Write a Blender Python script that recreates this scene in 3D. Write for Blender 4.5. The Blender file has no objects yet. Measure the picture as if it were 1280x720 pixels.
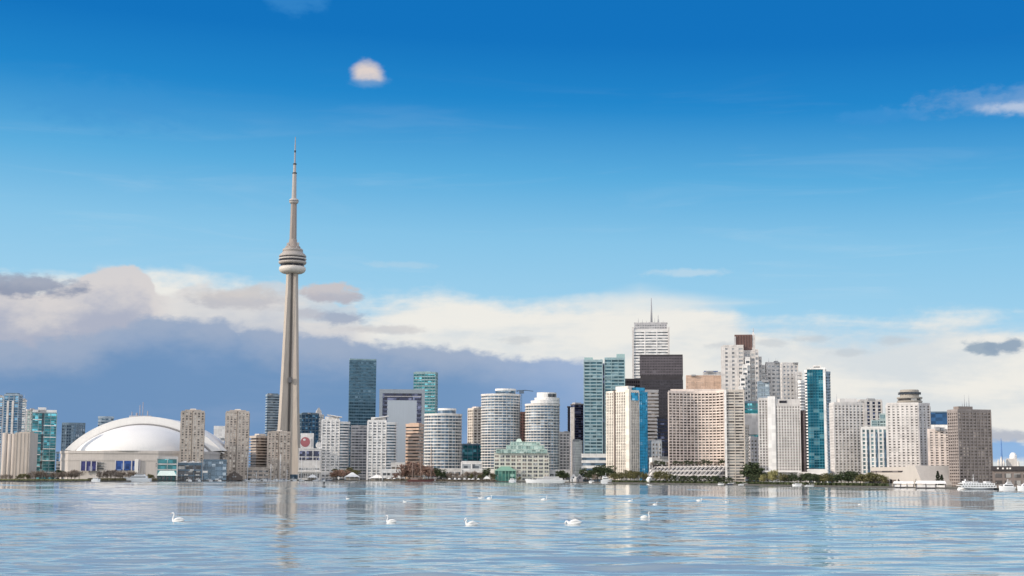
import bpy, math, random
import numpy as np
from mathutils import Matrix, Vector
R = math.radians
SC = bpy.context.scene
COL = SC.collection
rnd = random.Random(7)

# ------------------------------------------------------------------ camera
F = 1850.0                                   # focal length in 1280-wide pixels
PITCH, ROLL, CAMZ = math.atan(235 / F), R(0.25), 6.0
cam = bpy.data.objects.new('camera', bpy.data.cameras.new('camera'))
COL.objects.link(cam)
CM = Matrix.Rotation(R(90) + PITCH, 4, 'X') @ Matrix.Rotation(ROLL, 4, 'Z')
cam.matrix_world = Matrix.Translation((0, 0, CAMZ)) @ CM
cam.data.sensor_width = 36; cam.data.lens = 36 * F / 1280
cam.data.clip_start = 0.5; cam.data.clip_end = 90000
SC.camera = cam
CM3 = CM.to_3x3()
def ray(u, v): return CM3 @ Vector(((u - 640) / F, -(v - 360) / F, -1))
def P(u, v, Y):
    d = ray(u, v); s = Y / d.y
    return Vector((d.x * s, Y, CAMZ + d.z * s))
def on_water(u, v):
    d = ray(u, v); s = -CAMZ / d.z
    return Vector((d.x * s, d.y * s, 0))
def ae(u, v):                                # azimuth, elevation in degrees of a direction
    d = ray(u, v).normalized()
    return math.degrees(math.atan2(d.x, d.y)), math.degrees(math.asin(d.z))

# ------------------------------------------------------------------ render settings
SC.render.engine = 'CYCLES'
SC.view_settings.view_transform = 'Standard'; SC.view_settings.look = 'None'
SC.view_settings.exposure = 0.0; SC.view_settings.gamma = 1.0
SC.view_settings.use_curve_mapping = False
SC.cycles.use_denoising = True
try:
    SC.cycles.denoiser = 'OPENIMAGEDENOISE'; SC.cycles.denoising_input_passes = 'RGB_ALBEDO_NORMAL'; SC.cycles.denoising_prefilter = 'ACCURATE'
except Exception: pass
SC.cycles.max_bounces = 5; SC.cycles.diffuse_bounces = 2; SC.cycles.glossy_bounces = 3
SC.cycles.caustics_reflective = False; SC.cycles.caustics_refractive = False
SC.cycles.sample_clamp_indirect = 4.0

def lin(c): return tuple(((x / 255) / 12.92 if x / 255 <= .04045 else ((x / 255 + .055) / 1.055) ** 2.4) for x in c)

# ------------------------------------------------------------------ node expressions
class X:
    """A shader value with arithmetic; every operation becomes a node."""
    def __init__(s, nt, sock): s.nt, s.k = nt, sock
    def _m(s, op, *a, clamp=False):
        n = s.nt.nodes.new('ShaderNodeMath'); n.operation = op; n.use_clamp = clamp
        for i, v in enumerate((s,) + a):
            if isinstance(v, X): s.nt.links.new(v.k, n.inputs[i])
            else: n.inputs[i].default_value = v
        return X(s.nt, n.outputs[0])
    def __add__(s, o): return s._m('ADD', o)
    __radd__ = __add__
    def __mul__(s, o): return s._m('MULTIPLY', o)
    __rmul__ = __mul__
    def __sub__(s, o): return s._m('SUBTRACT', o)
    def __rsub__(s, o): return (s * -1) + o
    def __truediv__(s, o): return s._m('DIVIDE', o)
    def floor(s): return s._m('FLOOR')
    def abs(s): return s._m('ABSOLUTE')
    def max(s, o): return s._m('MAXIMUM', o)
    def min(s, o): return s._m('MINIMUM', o)
    def sat(s): return s._m('MULTIPLY', 1.0, clamp=True)
    def pw(s, o): return s._m('POWER', o)
    def step(s, a, b):                       # smoothstep 0 at a, 1 at b
        n = s.nt.nodes.new('ShaderNodeMapRange'); n.interpolation_type = 'SMOOTHSTEP'
        s.nt.links.new(s.k, n.inputs['Value'])
        if a <= b: vals = (a, b, 0, 1)
        else: vals = (b, a, 1, 0)
        for nm, v in zip(('From Min', 'From Max', 'To Min', 'To Max'), vals): n.inputs[nm].default_value = v
        return X(s.nt, n.outputs['Result'])
    def curve(s, pts):                       # piecewise curve through points (x, y)
        x0, x1 = pts[0][0], pts[-1][0]; y0 = min(p[1] for p in pts); y1 = max(p[1] for p in pts) + 1e-6
        n = s.nt.nodes.new('ShaderNodeFloatCurve')
        t = (s - x0) * (1 / (x1 - x0))
        s.nt.links.new(t.sat().k, n.inputs['Value'])
        c = n.mapping.curves[0]; q = [((p[0] - x0) / (x1 - x0), (p[1] - y0) / (y1 - y0)) for p in pts]
        c.points[0].location = q[0]; c.points[1].location = q[-1]
        for a in q[1:-1]: c.points.new(*a)
        n.mapping.update()
        return X(s.nt, n.outputs[0]) * (y1 - y0) + y0
def vec(nt, x, y, z):
    n = nt.nodes.new('ShaderNodeCombineXYZ')
    for i, v in enumerate((x, y, z)):
        if isinstance(v, X): nt.links.new(v.k, n.inputs[i])
        else: n.inputs[i].default_value = v
    return X(nt, n.outputs[0])
def xyz(nt, v):
    n = nt.nodes.new('ShaderNodeSeparateXYZ'); nt.links.new(v.k, n.inputs[0])
    return [X(nt, o) for o in n.outputs]
def noise(nt, v, scale=1.0, detail=4, rough=.5, dist=0.0):
    n = nt.nodes.new('ShaderNodeTexNoise'); nt.links.new(v.k, n.inputs['Vector'])
    n.inputs['Scale'].default_value = scale; n.inputs['Detail'].default_value = detail
    n.inputs['Roughness'].default_value = rough; n.inputs['Distortion'].default_value = dist
    return X(nt, n.outputs['Fac'])
def white(nt, v):
    n = nt.nodes.new('ShaderNodeTexWhiteNoise'); n.noise_dimensions = '3D'; nt.links.new(v.k, n.inputs['Vector'])
    return X(nt, n.outputs['Value'])
def mixc(nt, f, a, b, mode='MIX'):
    n = nt.nodes.new('ShaderNodeMix'); n.data_type = 'RGBA'; n.blend_type = mode; n.clamp_factor = True
    for k, v in ((0, f), (6, a), (7, b)):
        if isinstance(v, X): nt.links.new(v.k, n.inputs[k])
        elif k == 0: n.inputs[0].default_value = v
        else: n.inputs[k].default_value = (*v[:3], 1)
    return X(nt, n.outputs[2])
def ramp(nt, x, stops):
    n = nt.nodes.new('ShaderNodeValToRGB'); nt.links.new(x.k, n.inputs[0])
    e = n.color_ramp.elements
    e[0].position, e[0].color = stops[0][0], (*stops[0][1], 1)
    e[1].position, e[1].color = stops[-1][0], (*stops[-1][1], 1)
    for p, c in stops[1:-1]:
        q = e.new(p); q.color = (*c, 1)
    return X(nt, n.outputs[0])

# ------------------------------------------------------------------ sun and sky
SUN = Vector((-0.91, -0.27, 0.36)).normalized()          # direction towards the sun
sun = bpy.data.objects.new('sun', bpy.data.lights.new('sun', 'SUN')); COL.objects.link(sun)
sun.data.energy = 3.6; sun.data.angle = R(2.0); sun.data.color = (1.0, 0.88, 0.74)
sun.rotation_euler = (-SUN).to_track_quat('-Z', 'Y').to_euler()

world = bpy.data.worlds.new('World'); SC.world = world; world.use_nodes = True
nt = world.node_tree; nt.nodes.clear()
tc = nt.nodes.new('ShaderNodeTexCoord'); D = X(nt, tc.outputs['Generated'])
dx, dy, dz = xyz(nt, D)
AZ = dx._m('ARCTAN2', dy) * 57.29578
EL = dz._m('ARCSINE') * 57.29578
def cv(pts): return AZ.curve([(ae(u, v)[0], ae(u, v)[1]) for u, v in pts])
n1 = noise(nt, vec(nt, AZ * .30, EL * .75, 3.1), 1, 4, .56)
n2 = noise(nt, vec(nt, AZ * .95, EL * 2.3, 9.7), 1, 5, .58)
n4 = noise(nt, vec(nt, AZ * 2.0 + n2 * 1.2, EL * 3.6 + n2 * 1.0, 2.7), 1, 4, .6)
n3 = noise(nt, vec(nt, AZ * .10, EL * .95, 5.3), 1, 4, .60, .6)
nb = noise(nt, vec(nt, AZ * .16, EL * .5, 1.3), 1, 4, .5)
# clear air: pale over the city, deep blue above
te = (EL + (AZ * .035) + 2) * (1 / 92)
def e_(v): return (ae(640, v)[1] + 2) / 92
base = ramp(nt, te, [(0.0, lin((214, 228, 236))), (e_(520), lin((196, 222, 238))), (e_(440), lin((182, 218, 240))), (e_(380), lin((158, 209, 238))),
                     (e_(300), lin((136, 198, 234))), (e_(220), lin((90, 174, 224))), (e_(130), lin((28, 136, 206))), (e_(50), lin((4, 115, 192))), (.26, lin((0, 108, 186))), (.45, lin((10, 108, 180))), (1.0, lin((18, 96, 170)))])
sky = nt.nodes.new('ShaderNodeTexSky'); sky.sky_type = 'NISHITA'; sky.sun_disc = False
sky.sun_elevation = math.asin(SUN.z); sky.sun_rotation = math.atan2(SUN.x, SUN.y)
sky.altitude = 80; sky.air_density = 1.0; sky.dust_density = 1.2; sky.ozone_density = 2.0
STR = 0.10
def up(c, k=1.0): return tuple(x * k for x in c)
c = base
def billow(scale_az, scale_el, seed, detail=3.0):
    """rounded cauliflower field, 0 in the creases to 1 on the bulges"""
    n = nt.nodes.new('ShaderNodeTexVoronoi'); n.feature = 'F1'
    n.inputs['Detail'].default_value = detail; n.inputs['Roughness'].default_value = .45; n.normalize = True; n.voronoi_dimensions = '2D'
    w_ = noise(nt, vec(nt, AZ * .5, EL * .7, seed + 3), 1, 2, .5)
    v = vec(nt, AZ * scale_az + (w_ - .5) * .9, EL * scale_el + (w_ - .5) * .7 + seed, 0)
    nt.links.new(v.k, n.inputs['Vector']); n.inputs['Scale'].default_value = 1.0
    return X(nt, n.outputs['Distance']).pw(2) * -2.2 + .95
b1 = billow(.55, .85, 2.2, 1.0); b2 = billow(.95, 1.5, 7.7, 2.0)
# thin veil streaks high up
veil = (n3.step(.52, .80) * EL.step(17, 8) * EL.step(3, 6)) * .16
c = mixc(nt, veil, c, lin((214, 228, 238)))
# creamy cloud deck over the right half
topR = cv([(-300, 360), (0, 345), (180, 338), (330, 352), (450, 376), (540, 366), (640, 378), (760, 372), (900, 376), (950, 398), (1060, 400), (1160, 390), (1280, 400), (1600, 395)])
fwd = dy.step(.2, .6)
soft = noise(nt, vec(nt, AZ * .11, EL * .62, 8.8), 1, 4, .55, .4)
deck = ((topR - EL) + (n1 - .5) * 1.7 + (soft - .5) * 2.4 + (n4 - .5) * .5).step(-.25, .95) * fwd
deckcol = mixc(nt, (soft * .65 + n1 * .25 + n4 * .1).step(.38, .60), lin((218, 223, 226)), lin((244, 240, 232)))
deckcol = mixc(nt, EL.step(3.2, .2) * .35, deckcol, lin((224, 231, 234)))
c = mixc(nt, deck * .95, c, deckcol)
lens = ((EL - (ae(800, 380)[1])) * 1.9).abs()._m('ADD', ((AZ - ae(800, 380)[0]) * .28).abs())
c = mixc(nt, (lens + (soft - .5) * 1.6).step(1.6, .2) * .7, c, lin((238, 237, 232)))
# grey-lilac cumulus, upper left
topC = cv([(-300, 352), (0, 356), (60, 366), (105, 352), (150, 338), (186, 350), (206, 378), (240, 362), (300, 366), (340, 360), (380, 372), (430, 378), (455, 410), (500, 440), (700, 470), (1400, 640)])
dC = (topC - EL) + (b1 - .5) * .75 + (b2 - .5) * .45 + (n4 - .5) * .35
cum = dC.step(-.04, .26) * AZ.step(ae(500, 0)[0], ae(430, 0)[0]) * fwd
cumcol = mixc(nt, (dC * .5 - (b1 - .5) * .8 - (b2 - .5) * .5 + (n1 - .5) * .7 + (n4 - .5) * .3).step(-.05, .75), lin((216, 211, 211)), lin((170, 176, 196)))
gap = (AZ - ae(205, 0)[0]).step(-.2, .9)      # the right part is thinner, with white showing through
c = mixc(nt, cum * (gap * -.40 + .95), c, cumcol)
# blue-grey rain bank, low left
topB = cv([(-300, 415), (0, 428), (100, 422), (140, 412), (185, 398), (230, 398), (330, 411), (400, 420), (470, 428), (560, 437), (640, 446), (700, 451), (735, 456), (752, 500), (775, 640), (1300, 640)])
dB = (topB - EL) + (b2 - .55) * .42 + (b1 - .5) * .3 + (n4 - .5) * .5
bank = dB.step(-.06, .34) * fwd
bankcol = mixc(nt, (dB + (nb - .5) * 1.4 - (b1 - .5) * .9 - (b2 - .5) * .5).step(-.1, 1.5), lin((156, 172, 198)), lin((106, 145, 190)))
bankcol = mixc(nt, EL.step(1.9, .2) * .40, bankcol, lin((140, 178, 222)))
bankcol = mixc(nt, AZ.step(-3, 3.2) * .45, bankcol, lin((150, 180, 224)))
bankcol = mixc(nt, (soft * .7 + n1 * .5).step(.56, .80) * .25, bankcol, lin((154, 174, 206)))
c = mixc(nt, bank * .97, c, bankcol)
def puff(c, u, v, ru, rv, col, k, hard=.5, amp=1.1, flat=1.0, under=None):
    """one small cloud; flat > 1 gives it a flat underside, under is the colour of that side"""
    a0, e0 = ae(u, v); s = F * math.pi / 180
    y = (EL - e0) * (s / rv)
    d = (((AZ - a0) * (s / ru)).pw(2) + (y.max(0.0) if flat > 2 else y.max(y * -flat)).pw(2))._m('SQRT')
    m_ = (d + (n2 - .5) * (amp * 1.3) + (n4 - .5) * (amp * .9) + (b2 - .5) * (-.45 * amp)).step(1.2, 1.2 - hard) * fwd * k
    if flat > 2: m_ = m_ * (y + (n4 - .5) * .3).step(-.16, .16)
    if under: col = mixc(nt, (y + (n4 - .5) * .9).step(-.35, .55), under, col)
    return mixc(nt, m_, c, col)
L_ = lin
c = puff(c, 412, 368, 32, 14, L_((205, 196, 196)), .9, .6, 1.2, 1.4, L_((182, 180, 190)))
c = puff(c, 425, 397, 34, 9, L_((160, 172, 194)), .85, .8, 1.3)
c = puff(c, 388, 392, 20, 10, L_((186, 186, 196)), .7, .9, 1.3)
c = puff(c, 28, 358, 66, 13, L_((158, 164, 182)), .9, .8, 1.2, 1.0, L_((138, 148, 172)))
c = puff(c, 300, 374, 70, 16, L_((206, 200, 198)), .75, .9, 1.3, 1.3, L_((186, 186, 194)))
c = puff(c, 480, 412, 50, 6, L_((196, 194, 198)), .6, .9, 1.2)
c = puff(c, 1228, 434, 22, 9, L_((152, 170, 188)), .95, .7, 1.2)
c = puff(c, 1258, 433, 22, 8, L_((146, 165, 186)), .95, .7, 1.2)
for u_, v_ in ((650, 425), (905, 432), (962, 428), (1010, 424), (1115, 426), (1060, 441)): c = puff(c, u_, v_, 22, 5, L_((196, 202, 208)), .55, 1.0, 1.3)
c = puff(c, 1262, 547, 46, 9, L_((178, 184, 198)), .9, .8)
c = puff(c, 1262, 563, 60, 13, L_((140, 182, 228)), .95, .8)
c = puff(c, 459, 100, 27, 9, L_((110, 158, 208)), .8, 1.0, .9)
c = puff(c, 459, 101, 22, 25, L_((230, 215, 206)), .95, .7, .4, 2.2, L_((160, 178, 208)))
c = puff(c, 1262, 125, 110, 18, L_((130, 168, 212)), .55, 1.2, 1.2)
c = puff(c, 1268, 134, 40, 9, L_((214, 220, 232)), .6, 1.2, .9)
c = puff(c, 1095, 145, 60, 8, L_((60, 146, 212)), .6, 1.0, 1.4)
c = puff(c, 370, 0, 42, 16, L_((60, 142, 208)), .55, 1.0)
c = puff(c, 140, 130, 90, 28, L_((60, 148, 212)), .35, 1.1, 1.5)
c = puff(c, 862, 341, 50, 5, L_((198, 220, 234)), .6, 1.1, 1.5)
c = puff(c, 500, 331, 40, 4, L_((180, 212, 232)), .5, 1.1, 1.5)
# broken cloud added overhead and behind the viewer, unseen, overbright to light the facades
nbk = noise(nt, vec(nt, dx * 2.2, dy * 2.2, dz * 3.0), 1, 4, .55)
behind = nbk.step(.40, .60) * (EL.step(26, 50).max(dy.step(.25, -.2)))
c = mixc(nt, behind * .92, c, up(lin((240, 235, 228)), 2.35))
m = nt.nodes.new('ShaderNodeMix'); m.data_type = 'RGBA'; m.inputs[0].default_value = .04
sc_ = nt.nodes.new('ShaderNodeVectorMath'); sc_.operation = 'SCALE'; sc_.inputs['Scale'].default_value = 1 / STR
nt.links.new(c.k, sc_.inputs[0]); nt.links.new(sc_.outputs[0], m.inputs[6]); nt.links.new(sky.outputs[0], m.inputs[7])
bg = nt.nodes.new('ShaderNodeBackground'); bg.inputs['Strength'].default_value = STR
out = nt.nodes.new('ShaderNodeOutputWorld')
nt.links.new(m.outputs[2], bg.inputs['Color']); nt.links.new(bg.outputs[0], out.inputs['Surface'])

# ------------------------------------------------------------------ materials
def newmat(name):
    m = bpy.data.materials.new(name); m.use_nodes = True
    t = m.node_tree; return m, t, t.nodes['Principled BSDF']
_mc = {}
def wall_mat(rgb, rough=.8, mott=.16, streak=.12, cellv=0.0):
    k = ('w', rgb, rough, mott, streak, cellv)
    if k in _mc: return _mc[k]
    m, t, b = newmat('facade')
    g = t.nodes.new('ShaderNodeNewGeometry'); p = X(t, g.outputs['Position']); x, y, z = xyz(t, p)
    a = noise(t, p, .06, 5, .6); s = noise(t, vec(t, x * .9, y * .9, z * .05), 1, 3, .6)
    w2 = white(t, vec(t, (x * .29 + y * .21).floor(), (y * .2).floor(), (z * .36).floor()))
    f = ((a - .5) * (2 * mott) + (s - .5) * (2 * streak) + (w2 - .5) * cellv + 1.0)
    col = mixc(t, 1.0, rgb, vec(t, f, f, f), 'MULTIPLY')
    t.links.new(col.k, b.inputs['Base Color']); b.inputs['Roughness'].default_value = rough
    b.inputs['Specular IOR Level'].default_value = .3
    _mc[k] = m; return m
def glass_mat(rgb, light=None, frac=.22, cell=(3.2, 2.7), metal=.45, rough=.12, dark=.45, wave=.02):
    k = ('g', rgb, light, frac, cell, metal, rough, dark)
    if k in _mc: return _mc[k]
    m, t, b = newmat('glazing')
    g = t.nodes.new('ShaderNodeNewGeometry'); p = X(t, g.outputs['Position']); x, y, z = xyz(t, p)
    q = vec(t, ((x * .83 + y * .56) * (1 / cell[0])).floor(), ((x * .4 - y * .9) * (.25 / cell[0])).floor(), (z * (1 / cell[1])).floor())
    w = white(t, q)
    l = light or tuple(min(1, c * 3 + .12) for c in rgb)
    d = tuple(c * dark for c in rgb)
    col = mixc(t, w.step(.0, .75), d, rgb)
    col = mixc(t, w.step(1 - frac, min(1, 1.06 - frac * .6)) * .8, col, l)
    t.links.new(col.k, b.inputs['Base Color'])
    b.inputs['Metallic'].default_value = metal; b.inputs['Roughness'].default_value = rough
    b.inputs['Specular IOR Level'].default_value = .6
    bp = t.nodes.new('ShaderNodeBump'); bp.inputs['Strength'].default_value = .25; bp.inputs['Distance'].default_value = .15
    t.links.new(white(t, vec(t, q * 1.0 if False else (x * .21).floor(), (y * .21).floor(), (z * .37).floor())).k, bp.inputs['Height'])
    t.links.new(noise(t, p, .25, 2).k, bp.inputs['Height']); t.links.new(bp.outputs[0], b.inputs['Normal'])
    _mc[k] = m; return m
def plain_mat(rgb, rough=.6, metal=0.0, spec=.4, mott=.08):
    k = ('p', rgb, rough, metal)
    if k in _mc: return _mc[k]
    m, t, b = newmat('painted_surface')
    g = t.nodes.new('ShaderNodeTexCoord'); p = X(t, g.outputs['Object'])
    f = (noise(t, p, .5, 5, .6) - .5) * (2 * mott) + 1.0
    t.links.new(mixc(t, 1.0, rgb, vec(t, f, f, f), 'MULTIPLY').k, b.inputs['Base Color'])
    b.inputs['Roughness'].default_value = rough; b.inputs['Metallic'].default_value = metal
    b.inputs['Specular IOR Level'].default_value = spec
    _mc[k] = m; return m
def leaf_mat(rgb, rgb2):
    k = ('l', rgb, rgb2)
    if k in _mc: return _mc[k]
    m, t, b = newmat('foliage')
    g = t.nodes.new('ShaderNodeNewGeometry'); r = X(t, g.outputs['Random Per Island'])
    f = (noise(t, X(t, g.outputs['Position']), .35, 2) - .5) * 1.2 + r * .9
    t.links.new(mixc(t, f.sat(), rgb, rgb2).k, b.inputs['Base Color']); b.inputs['Roughness'].default_value = .8
    b.inputs['Specular IOR Level'].default_value = .2
    _mc[k] = m; return m

# ------------------------------------------------------------------ mesh builder
class MB:
    def __init__(s): s.v, s.f, s.sm = [], [], []
    def add(s, vs, fs, smooth=False):
        o = len(s.v); s.v += [tuple(a) for a in vs]; s.f += [tuple(i + o for i in f) for f in fs]; s.sm += [smooth] * len(fs); return s
    def box(s, x0, x1, y0, y1, z0, z1):
        return s.add([(x0, y0, z0), (x1, y0, z0), (x1, y1, z0), (x0, y1, z0), (x0, y0, z1), (x1, y0, z1), (x1, y1, z1), (x0, y1, z1)],
                     [(0, 3, 2, 1), (4, 5, 6, 7), (0, 1, 5, 4), (1, 2, 6, 5), (2, 3, 7, 6), (3, 0, 4, 7)])
    def prism(s, poly, z0, z1, poly2=None):
        n = len(poly); q = poly2 or poly
        s.add([(x, y, z0) for x, y in poly] + [(x, y, z1) for x, y in q],
              [tuple(range(n - 1, -1, -1)), tuple(range(n, 2 * n))] + [(i, (i + 1) % n, n + (i + 1) % n, n + i) for i in range(n)])
        return s
    def ring(s, po, pi, z0, z1):
        n = len(po); vs = [(x, y, z0) for x, y in po] + [(x, y, z1) for x, y in po] + [(x, y, z0) for x, y in pi] + [(x, y, z1) for x, y in pi]
        fs = []
        for i in range(n):
            j = (i + 1) % n
            fs += [(i, j, n + j, n + i), (n + i, n + j, 3 * n + j, 3 * n + i), (2 * n + j, 2 * n + i, 3 * n + i, 3 * n + j), (j, i, 2 * n + i, 2 * n + j)]
        return s.add(vs, fs)
    def strip(s, po, z0, z1):
        n = len(po)
        return s.add([(x, y, z0) for x, y in po] + [(x, y, z1) for x, y in po], [(i, (i + 1) % n, n + (i + 1) % n, n + i) for i in range(n)])
    def lathe(s, prof, n=32, cx=0, cy=0, smooth=True, a0=0, a1=2 * math.pi, sx=1, sy=1):
        m = len(prof); full = abs(a1 - a0 - 2 * math.pi) < 1e-6; k = n if full else n + 1
        vs = [(cx + sx * r * math.cos(a0 + (a1 - a0) * i / n), cy + sy * r * math.sin(a0 + (a1 - a0) * i / n), z) for i in range(k) for r, z in prof]
        fs = []
        for i in range(n):
            a, b = i * m, ((i + 1) % k) * m
            for j in range(m - 1): fs.append((a + j, b + j, b + j + 1, a + j + 1))
        return s.add(vs, fs, smooth)
    def tube(s, pts, rad, n=8, smooth=True, sq=1.0):
        """sweep of rings along points; rad = radius or (rx, rz) per point"""
        pts = [Vector(p) for p in pts]; rings = []
        prev = None
        for i, p in enumerate(pts):
            t = (pts[min(i + 1, len(pts) - 1)] - pts[max(i - 1, 0)]).normalized()
            a = Vector((0, 1, 0)) if prev is None and abs(t.y) < .9 else (prev if prev is not None else Vector((1, 0, 0)))
            a = (a - t * a.dot(t)).normalized(); b = t.cross(a); prev = a
            r = rad[i] if isinstance(rad, (list, tuple)) else rad
            ra, rb = r if isinstance(r, tuple) else (r, r)
            rings.append([p + a * (ra * math.cos(2 * math.pi * k / n)) + b * (rb * math.sin(2 * math.pi * k / n)) for k in range(n)])
        vs = [v for r in rings for v in r]; fs = [(i * n + k, i * n + (k + 1) % n, (i + 1) * n + (k + 1) % n, (i + 1) * n + k) for i in range(len(pts) - 1) for k in range(n)]
        fs += [tuple(range(n - 1, -1, -1)), tuple(range((len(pts) - 1) * n, len(pts) * n))]
        return s.add(vs, fs, smooth)
    def mesh(s, name, mat):
        me = bpy.data.meshes.new(name); me.from_pydata(s.v, [], s.f); me.materials.append(mat)
        me.polygons.foreach_set('use_smooth', s.sm); me.update(); return me
    def build(s, name, mat, parent=None, loc=(0, 0, 0)):
        return place(name, s.mesh(name, mat), parent, loc)
def place(name, me, parent=None, loc=(0, 0, 0)):
    o = bpy.data.objects.new(name, me); COL.objects.link(o); o.location = loc
    if parent: o.parent = parent
    return o
def tag(o, label=None, cat=None, group=None, kind=None):
    if label: o['label'] = label
    if cat: o['category'] = cat
    if group: o['group'] = group
    if kind: o['kind'] = kind
    return o
def thing(name, label, cat, loc, rz=0.0, group=None):
    o = bpy.data.objects.new(name, None); COL.objects.link(o); o.location = loc; o.rotation_euler = (0, 0, rz); o.empty_display_size = 1
    return tag(o, label, cat, group)
def copy_tree(o, parent=None):
    c_ = o.copy(); COL.objects.link(c_)
    if parent: c_.parent = parent
    for ch in list(o.children): copy_tree(ch, c_)
    return c_

def offset(poly, d):
    """polygon (counter-clockwise) moved inwards by d"""
    n = len(poly); res = []
    for i in range(n):
        p0, p1, p2 = poly[i - 1], poly[i], poly[(i + 1) % n]
        a = Vector((p1[0] - p0[0], p1[1] - p0[1])).normalized(); b = Vector((p2[0] - p1[0], p2[1] - p1[1])).normalized()
        na, nb_ = Vector((-a.y, a.x)), Vector((-b.y, b.x)); m_ = na + nb_
        k = d / max(.35, (1 + na.dot(nb_)) / 1.0) if m_.length > 1e-6 else d
        res.append((p1[0] + m_.x * k, p1[1] + m_.y * k))
    return res
def rect(w, d, x=0, y=0): return [(x - w / 2, y - d / 2), (x + w / 2, y - d / 2), (x + w / 2, y + d / 2), (x - w / 2, y + d / 2)]
def oval(rx, ry, n=28, x=0, y=0, a0=0): return [(x + rx * math.cos(a0 + 2 * math.pi * i / n), y + ry * math.sin(a0 + 2 * math.pi * i / n)) for i in range(n)]
def bow(w, d, b, n=10):
    """rectangle whose front (-y) bulges forward by b"""
    f = [(-w / 2 + w * i / n, -d / 2 - b * (1 - (2 * i / n - 1) ** 2)) for i in range(n + 1)]
    return f + [(w / 2, d / 2), (-w / 2, d / 2)]

# ------------------------------------------------------------------ shore and ground
SHORE_PX = [(-900, 606.5), (-300, 604), (0, 602.3), (120, 602.2), (200, 602.0), (300, 601.4), (400, 601.0), (500, 602.0), (600, 602.7), (700, 603.2), (800, 604.5), (900, 606.0), (1000, 608.0), (1100, 609.6), (1190, 611.6), (1280, 613.0), (1700, 618)]
SHORE = [on_water(u, v) for u, v in SHORE_PX]
def shore_y(u): return float(np.interp(u, [p[0] for p in SHORE_PX], [p.y for p in SHORE]))
GZ = 0.8
def pos(u, off, z=GZ):
    Y = shore_y(u) + off
    p = P(u, 598, Y); return Vector((p.x, p.y, z))
def pxm(u, off): return (shore_y(u) + off) / F / 1.0           # metres per photo pixel there

def ground_mat():
    m, t, b = newmat('city_ground')
    g = t.nodes.new('ShaderNodeNewGeometry'); p = X(t, g.outputs['Position'])
    a = noise(t, p, .05, 6, .6); a2 = noise(t, p, .8, 4, .6)
    col = mixc(t, a.step(.42, .58), (.23, .22, .19), (.10, .12, .06)); col = mixc(t, a2 * .5, col, (.30, .28, .25))
    t.links.new(col.k, b.inputs['Base Color']); b.inputs['Roughness'].default_value = .9
    return m
mb = MB()
far = [(p.x / p.y * 40000, 40000) for p in SHORE]
k = len(SHORE)
mb.add([(p.x, p.y, GZ) for p in SHORE] + [(x, y, GZ) for x, y in far], [(i, i + 1, k + i + 1, k + i) for i in range(k - 1)])
tag(mb.build('ground', ground_mat()), kind='structure')
mb = MB()
front = [(p.x, p.y) for p in SHORE]
for i in range(k - 1):
    (x0, y0), (x1, y1) = front[i], front[i + 1]
    q = [(x0, y0 - .6, -1), (x1, y1 - .6, -1), (x1, y1 - .6, GZ + .15), (x0, y0 - .6, GZ + .15), (x0, y0 + .8, -1), (x1, y1 + .8, -1), (x1, y1 + .8, GZ + .15), (x0, y0 + .8, GZ + .15)]
    mb.add(q, [(0, 1, 2, 3), (3, 2, 6, 7), (5, 4, 7, 6)])
tag(mb.build('quay_wall', wall_mat((.09, .085, .08), .9, .4, .3)), 'long low dark stone quay wall along the waterline of the city', 'quay wall')

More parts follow.
